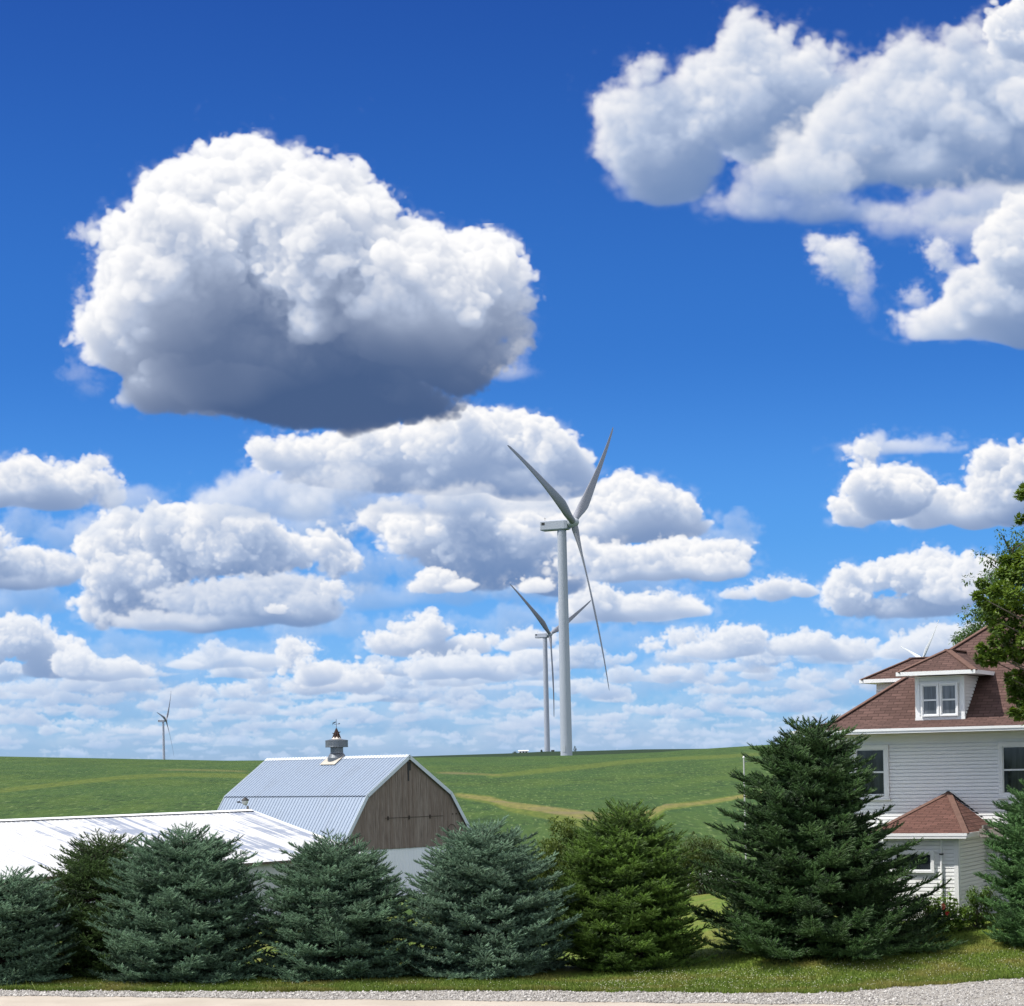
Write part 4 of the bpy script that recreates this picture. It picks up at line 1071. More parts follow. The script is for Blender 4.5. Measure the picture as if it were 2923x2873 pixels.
    mb = MB(); mb.quad(*[(px, L - 0.06, pz) for px, pz in bp[::-1]]); mb.build('rear_gable', M_board, G)
    mb = MB()
    mb.box(3.2, 3.23, -0.02, 0.035, -1.6, 0.38); mb.box(4.55, 4.58, -0.02, 0.035, -1.6, 0.38); mb.box(3.2, 4.58, -0.025, 0.03, 0.34, 0.37)
    mb.build('wall_door', M_dark, wl)
    # cupola ventilator with weathervane
    Cu = empty('cupola'); Cu.parent = G; Cu.location = (0, 6.75, 6.1)
    mb = MB(); mb.lathe([(0.62, -0.42), (0.60, 0.0), (0.50, 0.20), (0.42, 0.30), (0.41, 0.36), (0.41, 0.66), (0.44, 0.67)], 28); mb.build('neck', M_galv, Cu, smooth=False)
    mb = MB()
    for sgn in (-1, 1):
        mb.quad((sgn * 0.05, -0.75, 0.12), (sgn * 0.85, -0.75, -0.42), (sgn * 0.85, 0.75, -0.42), (sgn * 0.05, 0.75, 0.12))
    mb.build('flashing', paint('old flashing', (0.40, 0.37, 0.32), 0.7, 0.2, 4), Cu)
    mb = MB(); mb.lathe([(0.44, 0.67), (0.72, 0.675), (0.735, 0.69), (0.735, 0.74), (0.725, 0.75), (0.725, 1.06), (0.735, 1.07), (0.735, 1.12), (0.70, 1.13), (0.32, 1.20)], 32); mb.build('hood', M_galv, Cu)
    mb = MB(); mb.lathe([(0.32, 1.20), (0.22, 1.33), (0.0, 1.36)], 20); mb.build('cap', paint('pale cap', (0.62, 0.55, 0.48), 0.7, 0.2, 5), Cu)
    mb = MB()
    for k in range(7):
        a = 2 * math.pi * k / 7; mb.tube([(0.25 * math.cos(a), 0.25 * math.sin(a), 1.24), (0.16 * math.cos(a), 0.16 * math.sin(a), 1.5), (0.03 * math.cos(a), 0.03 * math.sin(a), 1.85)], [0.055, 0.05, 0.03], 6)
    mb.lathe([(0.19, 1.33), (0.14, 1.5), (0.10, 1.66), (0.07, 1.83), (0.03, 1.9)], 9)
    for a, z in ((0.4, 1.42), (2.6, 1.55), (4.4, 1.48), (5.6, 1.62)): mb.tube([(0.15 * math.cos(a), 0.15 * math.sin(a), z), (0.27 * math.cos(a), 0.27 * math.sin(a), z + 0.04)], [0.04, 0.02], 5)
    mb.build('spire', M_rust, Cu)
    WV = MB(); WV.tube([(0, 0, 1.85), (0, 0, 2.48)], 0.016, 6); v = WV.build('weathervane', M_dark, Cu)
    mb = MB(); dx, dy = 0.707, -0.707                     # vane seen broadside from the road
    def flat(pts, th=0.012):
        f = [Vector((dx * a - dy * th, dy * a - dx * -th, z)) for a, z in pts]; k = [Vector((dx * a + dy * th, dy * a + dx * -th, z)) for a, z in pts]
        mb.quad(*f); mb.quad(*k[::-1])
        for j in range(len(pts)): mb.quad(f[j], k[j], k[(j + 1) % len(pts)], f[(j + 1) % len(pts)])
    mb.tube([(-0.13 * dx, -0.13 * dy, 2.14), (0.20 * dx, 0.20 * dy, 2.18)], 0.012, 6)
    flat([(0.15, 2.12), (0.25, 2.19), (0.16, 2.24)])
    mb.build('arrow', M_dark, v)
    mb = MB()
    flat([(-0.24, 2.10), (-0.215, 2.10), (-0.205, 2.19), (-0.11, 2.21), (-0.10, 2.24), (-0.03, 2.27), (-0.035, 2.32), (-0.09, 2.31), (-0.12, 2.285), (-0.23, 2.25)])
    mb.build('animal_figure', M_dark, v)
build_barn()

def build_low_barn():
    Cc = R(50)
    O = (-8.07, 112.3, 0)
    # local x towards the right gable end along the eave, y away from the eave
    G = empty('low_barn', O, Cc, 'long low barn with patchy white metal roof, in front of the gambrel barn', 'barn')
    L = 34.0; hw = 8.82; zr, ze, zg = 3.17, 0.86, -2.5
    t = NT('worn white roof coating'); uv = t.coord('Object', (3.3, 0.10, 0)); co = t.coord('Object')
    a = t.noise(uv, 1.0, 1.5, 0.5); b = t.noise(t.coord('Object', (0.13, 0.45, 0), loc=(3.1, 0.4, 0)), 1.0, 4, 0.6); d = t.noise(co, 5, 3)
    k = t.math('ADD', t.math('MULTIPLY', a, 0.45), t.math('MULTIPLY', b, 0.55))
    sx = t.n('ShaderNodeSeparateXYZ'); t.l(t.coord('Object'), sx.inputs[0])
    k = t.math('ADD', k, t.rng(sx.outputs[0], -20.0, -3.0, -0.05, 0.035))
    worn = t.rng(k, 0.52, 0.57)
    c = t.mix(worn, (0.50, 0.505, 0.51), (0.23, 0.26, 0.33))
    M_r = t.set(c, 0.5, 0.4)
    mb = MB(); rib_sheet(mb, (-L, -0.35, ze - 0.09), (0.12, -0.35, ze - 0.09), (0.12, hw, zr), (-L, hw, zr), 0.30, 0.016, 0.05); mb.build('roof', M_r, G, uv=True)
    mb = MB(); rib_sheet(mb, (0.12, 2 * hw + 0.35, ze - 0.09), (-L, 2 * hw + 0.35, ze - 0.09), (-L, hw, zr), (0.12, hw, zr), 0.30, 0.025, 0.05); mb.build('roof', M_r, G, uv=True)
    mb = MB()
    for s in (-1, 1): mb.quad((0.16, hw, zr + 0.075), (-L, hw, zr + 0.075), (-L, hw + s * 0.3, zr - 0.01), (0.16, hw + s * 0.3, zr - 0.01))
    mb.build('ridge_cap', M_trim, G)
    mb = MB(); mb.box(-L, 0.1, -0.40, -0.352, ze - 0.2, ze - 0.075); mb.build('eave_fascia', paint('shade brown fascia', (0.07, 0.055, 0.045), 0.7, 0.2), G)  # fascia whose dark brown also paints the shadow under the eave
    for yy0, yy1 in ((-0.35, hw), (2 * hw + 0.35, hw)):
        mb = MB(); mb.bar((0.14, yy0, ze - 0.10), (0.14, yy1, zr - 0.01), 0.05, 0.14); mb.build('rake_trim', M_trim, G)
    mb = MB()
    rib_sheet(mb, (-L, 0, zg), (0, 0, zg), (0, 0, ze - 0.05), (-L, 0, ze - 0.05), 0.9, 0.02, 0.06)
    mb.quad((0, 0, zg), (0, 2 * hw, zg), (0, 2 * hw, ze), (0, hw, zr - 0.06), (0, 0, ze - 0.05))
    mb.quad((-L, 2 * hw, zg), (-L, 0, zg), (-L, 0, ze), (-L, hw, zr - 0.06), (-L, 2 * hw, ze))
    mb.quad((0, 2 * hw, zg), (-L, 2 * hw, zg), (-L, 2 * hw, ze - 0.05), (0, 2 * hw, ze - 0.05))
    wl = mb.build('wall', paint('pale grey wall steel', (0.40, 0.42, 0.46), 0.5, 0.1), G, uv=True)
    for k in range(5):
        x = -4.6 - k * 6.4
        mb = MB(); mb.box(x, x + 2.3, -0.05, -0.025, zg + 0.05, ze - 0.35)
        d_ = mb.build('sliding_door', paint('bluish door steel', (0.34, 0.38, 0.46), 0.5, 0.1), G)
        mb = MB()
        for j in range(1, 4): mb.box(x + j * 0.575 - 0.02, x + j * 0.575 + 0.02, -0.06, -0.048, zg + 0.1, ze - 0.4)
        mb.build('seam', M_dark, d_)
build_low_barn()
# ---------------------------------------------------------------- wind turbines
M_turb = paint('turbine pale grey', (0.345, 0.375, 0.435), 0.35, 0.03, 0.12)
M_blade_shade = paint('blade shaded grey', (0.225, 0.235, 0.27), 0.4, 0.03, 0.2)  # blade paint darkened to the tone of its shaded side
M_turb_grey = paint('turbine hub grey', (0.36, 0.39, 0.43), 0.4, 0.04, 0.3)
M_blade_lit = paint('blade sunlit white', (0.66, 0.68, 0.70), 0.35, 0.03)  # same blades in sunlight: the lit tone is put into the colour
def blade_mesh(sign=1):
    rs = np.concatenate([[0.9, 1.8, 2.6, 4.0, 6.0, 8.5, 11.5], np.linspace(15, 56, 15), [57.2, 57.9, 58.1]])
    ch = np.interp(rs, [0, 2.6, 5, 8.5, 11.5, 15, 25, 38, 50, 56, 57.4, 58.1], [2.3, 2.3, 2.7, 3.6, 3.9, 3.75, 2.95, 2.05, 1.35, 0.95, 0.6, 0.08])
    th = np.interp(rs, [0, 2.6, 6, 11.5, 20, 40, 58.1], [2.3, 2.3, 1.7, 1.05, 0.6, 0.28, 0.03])
    off = np.interp(rs, [0, 2.6, 11.5, 58], [0.5, 0.5, 0.33, 0.3])
    pitch = np.radians(np.interp(rs, [0, 11.5, 30, 58], [26, 22, 8, 2]))
    ax = 0.085 * rs - 2.9 * (rs / 58.0) ** 2.4
    K = 16; V = []; F = []
    for i, r in enumerate(rs):
        cd = np.array([sign * math.sin(pitch[i]), math.cos(pitch[i])])     # (x, y) chord direction
        nd = np.array([-cd[1], cd[0]])
        for k in range(K):
            a = 2 * math.pi * k / K
            c = math.cos(a) * 0.5 + 0.5 - off[i]
            sharp = np.interp(rs[i], [2.6, 11.5], [0.0, 1.0])
            s = math.sin(a) * 0.5 * (1 - sharp * 0.55 * (math.cos(a) * 0.5 + 0.5))
            p = cd * c * ch[i] + nd * s * th[i]
            V.append((p[0] + ax[i], p[1], r))
    for i in range(len(rs) - 1):
        for k in range(K):
            a, b = i * K + k, i * K + (k + 1) % K
            F.append((a, b, b + K, a + K))
    F.append(tuple(range((len(rs) - 1) * K, len(rs) * K)))
    me = bpy.data.meshes.new('blade'); me.from_pydata(V, [], F); me.materials.append(M_blade_shade)
    me.polygons.foreach_set('use_smooth', np.ones(len(me.polygons), bool)); me.update()
    return me
BLADE = blade_mesh(); BLADE_AWAY = blade_mesh(-1); BLADE_AWAY.materials[0] = M_blade_lit
def turbine(hub_px, Y, axis_deg, tilt, phis, label, detail=True, pitch_add=0):
    hub = at(hub_px[0], hub_px[1], Y)
    az = R(axis_deg)                                  # heading of the rotor axis, from +X
    ax = Vector((math.cos(az), math.sin(az), 0))
    base = hub - ax * 4.3
    gz = float(ground_z(base.x, base.y))
    hh = hub.z - gz
    T = empty('wind_turbine', (base.x, base.y, gz), az, label, 'wind turbine', 'wind turbines on the skyline')
    mb = MB()
    zt = hh - 2.35; pr = [(2.02, -1.5)]
    for i in range(13):
        t = i / 12; pr.append((2.0 - 0.46 * t, zt * t))
    mb.lathe(pr, 40); tw = mb.build('tower', M_turb, T, smooth=True)
    for q in (0.25, 0.5, 0.75):
        r = 2.0 - 0.46 * q; mb = MB(); mb.lathe([(r - 0.01, zt * q - 0.06), (r + 0.015, zt * q - 0.05), (r + 0.015, zt * q + 0.05), (r - 0.012, zt * q + 0.06)], 40); mb.build('flange', M_turb, tw)
    mb = MB(); mb.box(-0.45, 0.45, -2.06, -1.9, 1.2, 3.4); mb.build('door', M_turb_grey, tw)
    mb = MB()
    # nacelle: box with chamfered ends and roof edge
    sec = [(-1.75, -2.25), (1.75, -2.25), (1.9, -1.9), (1.9, 0.75), (1.6, 1.05), (-1.6, 1.05), (-1.9, 0.75), (-1.9, -1.9)]
    xs = [(-7.2, 0.93), (-6.9, 1.0), (1.6, 1.0), (2.6, 0.86)]
    n0 = len(mb.v)
    for x, k in xs:
        for (y, z) in sec: mb.v.append((x, y * k, hh + (z + 0.6) * k - 0.6))
    for i in range(len(xs) - 1):
        for k in range(8):
            a, b = n0 + i * 8 + k, n0 + i * 8 + (k + 1) % 8
            mb.f.append((a, a + 8, b + 8, b))
    mb.f.append(tuple(n0 + k for k in range(8))); mb.f.append(tuple(n0 + 24 + k for k in range(8))[::-1])
    nc = mb.build('nacelle', M_turb, T)
    if detail:
        mb = MB(); mb.box(-6.6, -5.4, -1.93, -1.89, hh - 0.5, hh + 0.4); mb.build('vent', M_dark, nc)
        mb = MB(); mb.tube([(-6.3, 0.6, hh + 1.0), (-6.3, 0.6, hh + 2.3)], 0.05, 6); mb.tube([(-6.3, -0.1, hh + 2.1), (-6.3, 1.3, hh + 2.1)], 0.04, 6); mb.build('wind_sensor', M_dark, nc)
    Hb = empty('rotor'); Hb.parent = T; Hb.location = (4.3, 0, hh); Hb.rotation_euler = (0, -R(tilt), 0)
    mb = MB(); pts = [(-1.75, 1.45), (-1.6, 1.62), (-0.2, 1.72), (0.6, 1.6), (1.3, 1.2), (1.8, 0.6), (1.95, 0.02)]
    n0 = 0; S = 24
    for (x, r) in pts:
        for k in range(S): mb.v.append((x, r * math.cos(2 * math.pi * k / S), r * math.sin(2 * math.pi * k / S)))
    for i in range(len(pts) - 1):
        for k in range(S):
            a, b = i * S + k, i * S + (k + 1) % S; mb.f.append((a, b, b + S, a + S))
    mb.f.append(tuple(range(S))[::-1])
    mb.build('hub', M_turb_grey, Hb, smooth=True)
    for p in phis:
        b = bpy.data.objects.new('blade', BLADE_AWAY if axis_deg > 0 else BLADE); COL.objects.link(b); b.parent = Hb
        b.rotation_euler = (-R(p), 0, 0)
    return T
turbine((1637, 1492), 706, -23.6, 5.3, (288.7, 48.7, 168.7), 'tall pale grey wind turbine nearest the farm, standing right behind the crest', True)
turbine((1570, 1811), 1455, -35, 2, (303.1, 63.1, 183.1), 'smaller wind turbine half hidden behind the nearest tower', True)
turbine((474, 2057), 3030, -5, 4, (40, 280, 160), 'small distant wind turbine on the left hill, alone in the sky', True)
turbine((2633, 1882), 2268, 15, 4, (-47, 73, -167), 'distant wind turbine with two white blades showing above the farmhouse roof', True)
# ---------------------------------------------------------------- vegetation
def foliage_mat(name, dark, lite, tip=None, rough=0.55, spec=0.3, transl=0.0, sc=1.2):
    t = NT(name); g = t.attr('tone')
    n = t.noise(t.coord('Object'), sc, 3, 0.6)
    c = t.mix(g, dark, lite)
    if tip: c = t.mix(t.math('MULTIPLY', t.rng(n, 0.45, 0.68), 0.6), c, tip)
    m = t.set(c, rough, spec)
    if transl > 0:
        tr = t.n('ShaderNodeBsdfTranslucent'); t.put(tr.inputs[0], t.mix(0.5, c, (0.16, 0.22, 0.02), 'MIX'))
        ms = t.n('ShaderNodeMixShader'); ms.inputs[0].default_value = transl
        t.l(t.b.outputs[0], ms.inputs[1]); t.l(tr.outputs[0], ms.inputs[2]); t.l(ms.outputs[0], t.out.inputs[0])
    return m
M_bark = paint('spruce bark', (0.075, 0.055, 0.042), 0.9, 0.35, 8)
M_bark2 = paint('maple bark', (0.10, 0.085, 0.07), 0.9, 0.35, 8)
M_dead = paint('bare inner twigs', (0.07, 0.055, 0.04), 0.95, 0.3, 8)

def brush_templates(rng, k=5, needles=15):
    """needled shoots along +x, unit length; triangles only"""
    out = []
    for _ in range(k):
        V, F = [], []
        # shoot core
        ring = [(0.0, 0.05), (0.55, 0.075), (0.97, 0.03)]
        for x, r in ring:
            for j in range(3):
                a = 2 * math.pi * j / 3 + x; V.append((x, r * math.cos(a), r * math.sin(a)))
        for i in range(2):
            for j in range(3):
                a, b = i * 3 + j, i * 3 + (j + 1) % 3
                F += [(a, b, b + 3), (a, b + 3, a + 3)]
        V.append((1.08, 0, 0)); F += [(6, 7, 9), (7, 8, 9), (8, 6, 9)]
        for i in range(needles):
            x = (i + rng.uniform(0, 1)) / needles * 0.98
            a = i * 2.4 + rng.uniform(-0.5, 0.5); l = rng.uniform(0.17, 0.27) * (1.0 if x < 0.85 else 0.8)
            up = 0.35
            d = np.array([0.62, 0.8 * math.cos(a), 0.8 * math.sin(a) + up * 0.3]); d /= np.linalg.norm(d)
            s = np.cross(d, (1, 0.1, 0)); s /= np.linalg.norm(s) + 1e-9
            p = np.array([x, 0.03 * math.cos(a), 0.03 * math.sin(a)]); w = 0.033
            n = len(V); V += [tuple(p + s * w), tuple(p - s * w), tuple(p + d * l)]; F.append((n, n + 1, n + 2))
        out.append((np.array(V, np.float32), np.array(F, np.int32)))
    return out
TPL = brush_templates(np.random.default_rng(3))

def place_brushes(P, D, L, Wd, tone, rng, tpl=TPL):
    """positions, unit directions, lengths, width factors -> arrays"""
    up = np.array([0, 0, 1.0]); Vs, Fs, Ts = [], [], []; off = 0
    S = np.cross(D, up); bad = np.linalg.norm(S, axis=1) < 1e-3; S[bad] = (1, 0, 0); S /= np.linalg.norm(S, axis=1)[:, None]
    U = np.cross(S, D)
    which = rng.integers(0, len(tpl), len(P))
    for k, (v, f) in enumerate(tpl):
        i = np.where(which == k)[0]
        if not len(i): continue
        l = L[i][:, None, None]; w = (L[i] * Wd[i])[:, None, None]
        X = P[i][:, None] + D[i][:, None] * v[None, :, :1] * l + S[i][:, None] * v[None, :, 1:2] * w + U[i][:, None] * v[None, :, 2:3] * w
        Vs.append(X.reshape(-1, 3)); Fs.append((f[None] + (np.arange(len(i)) * len(v))[:, None, None]).reshape(-1, 3) + off)
        Ts.append(np.repeat(tone[i], len(v))); off += len(i) * len(v)
    return np.concatenate(Vs), np.concatenate(Fs), np.concatenate(Ts)

def spruce(px, pz_base, Y, width_px, top_py, mat, label, seed, prof, lean=0.0, gap=0.30, dens=1.0, bl=(0.14, 0.23), layer=0.3, droop=0.3, lop=None, rag=0.13, base_z=None, leader=1, cap=1.22):
    rng = np.random.default_rng(seed)
    u, v = ray(px, pz_base)
    x = u * Y; gz = float(ground_z(x, Y))
    zt = EYE.z + ray(px, top_py)[1] * Y
    H = zt - gz; Rm = width_px / 2 / 6000.0 * Y
    T = empty('spruce_tree', (x, Y, gz), 0, label, 'tree', 'spruce trees along the road')
    ph, pr = zip(*prof)
    Ps, Ds, Ls, Ws, Ts = [], [], [], [], []
    wood = MB(); twig = MB()
    wood.tube([(0, 0, -0.3), (0.02, 0.01, H * 0.4), (lean * 0.5, 0, H * 0.75), (lean, 0, H * 0.97)], [0.035 * H ** 0.9 * 0.6 + 0.03, 0.022 * H ** 0.9 * 0.6 + 0.02, 0.03, 0.008], 9)
    h = 0.02 * H + 0.06; wi = 0
    lob = rng.uniform(0, 6.28, 4)
    while h < H * 0.985:
        t = h / H
        r0 = Rm * np.interp(t, ph, pr)
        nb = max(6, int(round((7 + 12 * min(1.2, r0 / 1.3)) * dens)))
        a0 = rng.uniform(0, 6.28)
        for b in range(nb):
            az = a0 + 6.283 * b / nb + rng.normal(0, 0.16)
            hb = h + rng.normal(0, 0.055 * gap / 0.3)
            k = 1 + 0.10 * math.sin(2 * az + lob[0] + 3 * t) + 0.08 * math.sin(3 * az + lob[1] - 7 * t)
            if lop is not None: k *= lop(az, t)
            r = r0 * k * (1 + rng.normal(0, rag) * (1.0 if rng.uniform() > 0.3 else 0.4))
            if rng.uniform() < 0.05: r *= rng.uniform(0.5, 0.8)
            r = max(0.10, min(r, cap * r0))
            # rise: lower limbs sag and turn up at the tip, upper limbs climb
            climb = np.interp(t, [0, 0.35, 0.7, 0.9, 1.0], [-0.05, 0.0, 0.08, 0.26, 0.8])
            ca, sa = math.cos(az), math.sin(az)
            tt = np.linspace(0, 1, 8)
            zz = hb + r * (climb * tt - droop * (1 - t) * np.sin(tt * 2.6) * 0.45 + 0.10 * tt ** 3) - climb * r * 0.55
            zz = np.maximum(zz, 0.06 + 0.05 * rng.uniform())
            pts = np.stack([ca * r * tt + lean * t, sa * r * tt, zz], -1)
            if r > 0.35: wood.tube([tuple(q) for q in pts[::2]] + [tuple(pts[-1])], [0.014 + 0.010 * r, 0.011 + 0.006 * r, 0.008, 0.006, 0.004], 4, cap=False)
            # secondary shoots
            n2 = max(3, int(r / 0.125))
            st = np.linspace(0.30 if r > 0.5 else 0.12, 0.99, n2) + rng.normal(0, 0.012, n2); st = np.clip(st, 0.05, 1)
            tone_b = rng.normal(0.48, 0.20)
            for q, s in enumerate(st):
                p = np.array([np.interp(s, tt, pts[:, c]) for c in range(3)])
                e = 0.05; p2 = np.array([np.interp(min(1, s + e), tt, pts[:, c]) for c in range(3)]); p1 = np.array([np.interp(max(0, s - e), tt, pts[:, c]) for c in range(3)])
                d = p2 - p1; d /= np.linalg.norm(d) + 1e-9
                side = np.array([-sa, ca, 0.0])
                for sg in (-1, 1):
                    ls = (min(0.62, 0.42 * r) * (1 - s) ** 0.8 + 0.09) * rng.uniform(0.7, 1.2)
                    ang = rng.uniform(0.7, 1.05)
                    d2 = d * math.cos(ang) + side * sg * math.sin(ang) + np.array([0, 0, rng.normal(0.02, 0.10)])
                    d2 /= np.linalg.norm(d2)
                    m = max(1, int(ls / 0.115))
                    for j in range(m):
                        f = (j + 0.5) / m
                        o = p + d2 * ls * f; 
                        for w in ((-1, 1) if (m > 1 and j < m - 1) else (0,)):
                            s2 = np.cross(d2, (0, 0, 1.0)); s2 /= np.linalg.norm(s2) + 1e-9
                            dd = d2 + s2 * w * rng.uniform(0.45, 0.85) + np.array([0, 0, rng.normal(0.26, 0.26)])
                            Ps.append(o); Ds.append(dd / np.linalg.norm(dd)); Ls.append(rng.uniform(*bl)); Ws.append(rng.uniform(0.95, 1.3)); Ts.append(tone_b + rng.normal(0, 0.24))
                Ps.append(p); Ds.append(d + np.array([0, 0, rng.normal(0.14, 0.12)])); Ls.append(rng.uniform(*bl) * 1.1); Ws.append(1.0); Ts.append(tone_b + rng.normal(0, 0.15))
            Ps.append(pts[-1]); Ds.append(pts[-1] - pts[-2] + np.array([0, 0, 0.25 * np.linalg.norm(pts[-1] - pts[-2])])); Ls.append(bl[1] * rng.uniform(0.7, 1.1)); Ws.append(0.9); Ts.append(tone_b)
        h += gap * rng.uniform(0.72, 1.08) * (0.62 + 0.38 * (1 - t)); wi += 1
    # upright leaders at the top
    for k in range(10 if leader else 3):
        a = rng.uniform(0, 6.28); q = rng.uniform(0, 0.16) * Rm
        Ps.append(np.array([q * math.cos(a) + lean, q * math.sin(a), H * rng.uniform(0.93, 0.985)])); Ds.append(np.array([0.3 * math.cos(a), 0.3 * math.sin(a), 1.0])); Ls.append(rng.uniform(0.16, 0.34)); Ws.append(0.5); Ts.append(0.55)
    P = np.array(Ps); D = np.array(Ds); D /= np.linalg.norm(D, axis=1)[:, None] + 1e-9
    V, F, tn = place_brushes(P, D, np.array(Ls), np.array(Ws), np.clip(np.array(Ts), 0, 1), rng)
    wood.build('trunk', M_bark, T, smooth=True)
    np_mesh('crown', V.astype(np.float32), F, mat, T, attr={'tone': tn})
    return T, len(P)

M_blue = foliage_mat('blue spruce needles', (0.013, 0.032, 0.018), (0.145, 0.251, 0.151), (0.180, 0.295, 0.180))
M_blue2 = foliage_mat('paler blue spruce needles', (0.016, 0.041, 0.025), (0.176, 0.286, 0.184), (0.216, 0.330, 0.221))
M_green = foliage_mat('green spruce needles', (0.013, 0.032, 0.006), (0.119, 0.216, 0.031), (0.150, 0.251, 0.041))
M_norway = foliage_mat('norway spruce needles', (0.009, 0.023, 0.007), (0.070, 0.132, 0.031), (0.092, 0.158, 0.041))
M_darkgreen = foliage_mat('dark green spruce needles', (0.006, 0.018, 0.006), (0.063, 0.132, 0.037), (0.088, 0.163, 0.049))
M_right = foliage_mat('fresh blue green needles', (0.013, 0.040, 0.013), (0.114, 0.238, 0.074), (0.136, 0.268, 0.090))

ROUND = [(0, 0.96), (0.10, 1.0), (0.28, 1.0), (0.48, 0.94), (0.66, 0.80), (0.80, 0.61), (0.91, 0.38), (1.0, 0.08)]
BUSHY = [(0, 0.96), (0.12, 1.0), (0.32, 1.0), (0.5, 0.96), (0.68, 0.86), (0.82, 0.69), (0.92, 0.47), (1.0, 0.12)]
PEAKED = [(0, 0.96), (0.10, 1.0), (0.25, 1.0), (0.45, 0.90), (0.60, 0.74), (0.72, 0.58), (0.80, 0.40), (0.92, 0.26), (1.0, 0.05)]
SKIRT = [(0, 0.95), (0.07, 1.0), (0.26, 0.90), (0.44, 0.76), (0.54, 0.57), (0.65, 0.48), (0.79, 0.40), (0.87, 0.30), (0.94, 0.16), (1.0, 0.03)]
counts = []
def S(*a, **k): counts.append(spruce(*a, **k)[1])
S(10, 2815, 55.6, 370, 2500, M_blue, 'blue spruce cut off by the left edge, leftmost of the row', 21, BUSHY)
S(300, 2812, 57.4, 390, 2396, M_norway, 'dark green drooping spruce behind the second blue spruce from the left', 22, BUSHY, droop=0.6, rag=0.16, bl=(0.11, 0.18))
S(535, 2808, 55.6, 485, 2376, M_blue, 'blue green spruce directly below the low white barn roof', 23, ROUND, rag=0.16, gap=0.33)
S(965, 2808, 55.4, 470, 2400, M_blue, 'blue spruce between the end of the low barn and the board gable', 24, ROUND)
S(1385, 2806, 55.1, 455, 2352, M_blue2, 'palest silvery blue spruce, right of the barn gable', 25, ROUND, gap=0.32)
S(1790, 2778, 55.9, 425, 2306, M_green, 'bright green spruce below the large wind turbine', 26, ROUND, droop=0.2)
S(2330, 2748, 56.4, 680, 2054, M_darkgreen, 'tallest spruce, dark green and ragged, beside the farmhouse', 27, SKIRT, gap=0.38, rag=0.26, bl=(0.17, 0.27), cap=1.4,
  lop=lambda az, t: (1.0 + 0.16 * math.cos(az) * (1 if t < 0.16 else (-0.5 if t > 0.5 else 0.0))) * (0.9 if (math.cos(az) > 0.2 and 0.16 < t < 0.36) else 1.0))
S(3030, 2702, 55.7, 400, 2240, M_right, 'fresh green spruce cut off by the right edge', 28, BUSHY, bl=(0.16, 0.25))

def leaf_template(kind):
    if kind == 'maple':
        # five-pointed blade, folded along the rib
        o = [(0.0, 0), (0.18, 0.34), (0.42, 0.20), (0.62, 0.42), (0.66, 0.16), (1.0, 0), (0.66, -0.16), (0.62, -0.42), (0.42, -0.20), (0.18, -0.34)]
        V = [(x, y, -0.22 * abs(y)) for x, y in o] + [(0.45, 0, 0.03)]
        F = [(i, (i + 1) % 10, 10) for i in range(10)]
    else:
        V = [(0, 0, 0), (0.4, 0.26, 0.05), (1, 0, -0.06), (0.4, -0.26, 0.05)]
        F = [(0, 2, 1), (0, 3, 2)]
    return [(np.array(V, np.float32), np.array(F, np.int32))]

def leaf_cluster_mesh(centres, radii, per, size, rng, tpl, hang=0.3, flat=0.8):
    P, D, L, Ws, T = [], [], [], [], []
    for c, r, n in zip(centres, radii, per):
        q = rng.normal(size=(n, 3)); q /= np.linalg.norm(q, axis=1)[:, None]
        rad = r * rng.uniform(0.25, 1, n) ** 0.6
        p = np.asarray(c) + q * rad[:, None] * np.array([1, 1, flat])
        d = q + rng.normal(0, 0.55, (n, 3)) + np.array([0, 0, -hang])
        tn = np.clip(rng.normal(0.5, 0.22) + rng.normal(0, 0.18, n), 0, 1)
        P.append(p); D.append(d); L.append(size * rng.uniform(0.7, 1.25, n)); Ws.append(rng.uniform(0.85, 1.1, n)); T.append(tn)
    P = np.concatenate(P); D = np.concatenate(D); D /= np.linalg.norm(D, axis=1)[:, None]
    return place_brushes(P, D, np.concatenate(L), np.concatenate(Ws), np.concatenate(T), rng, tpl)

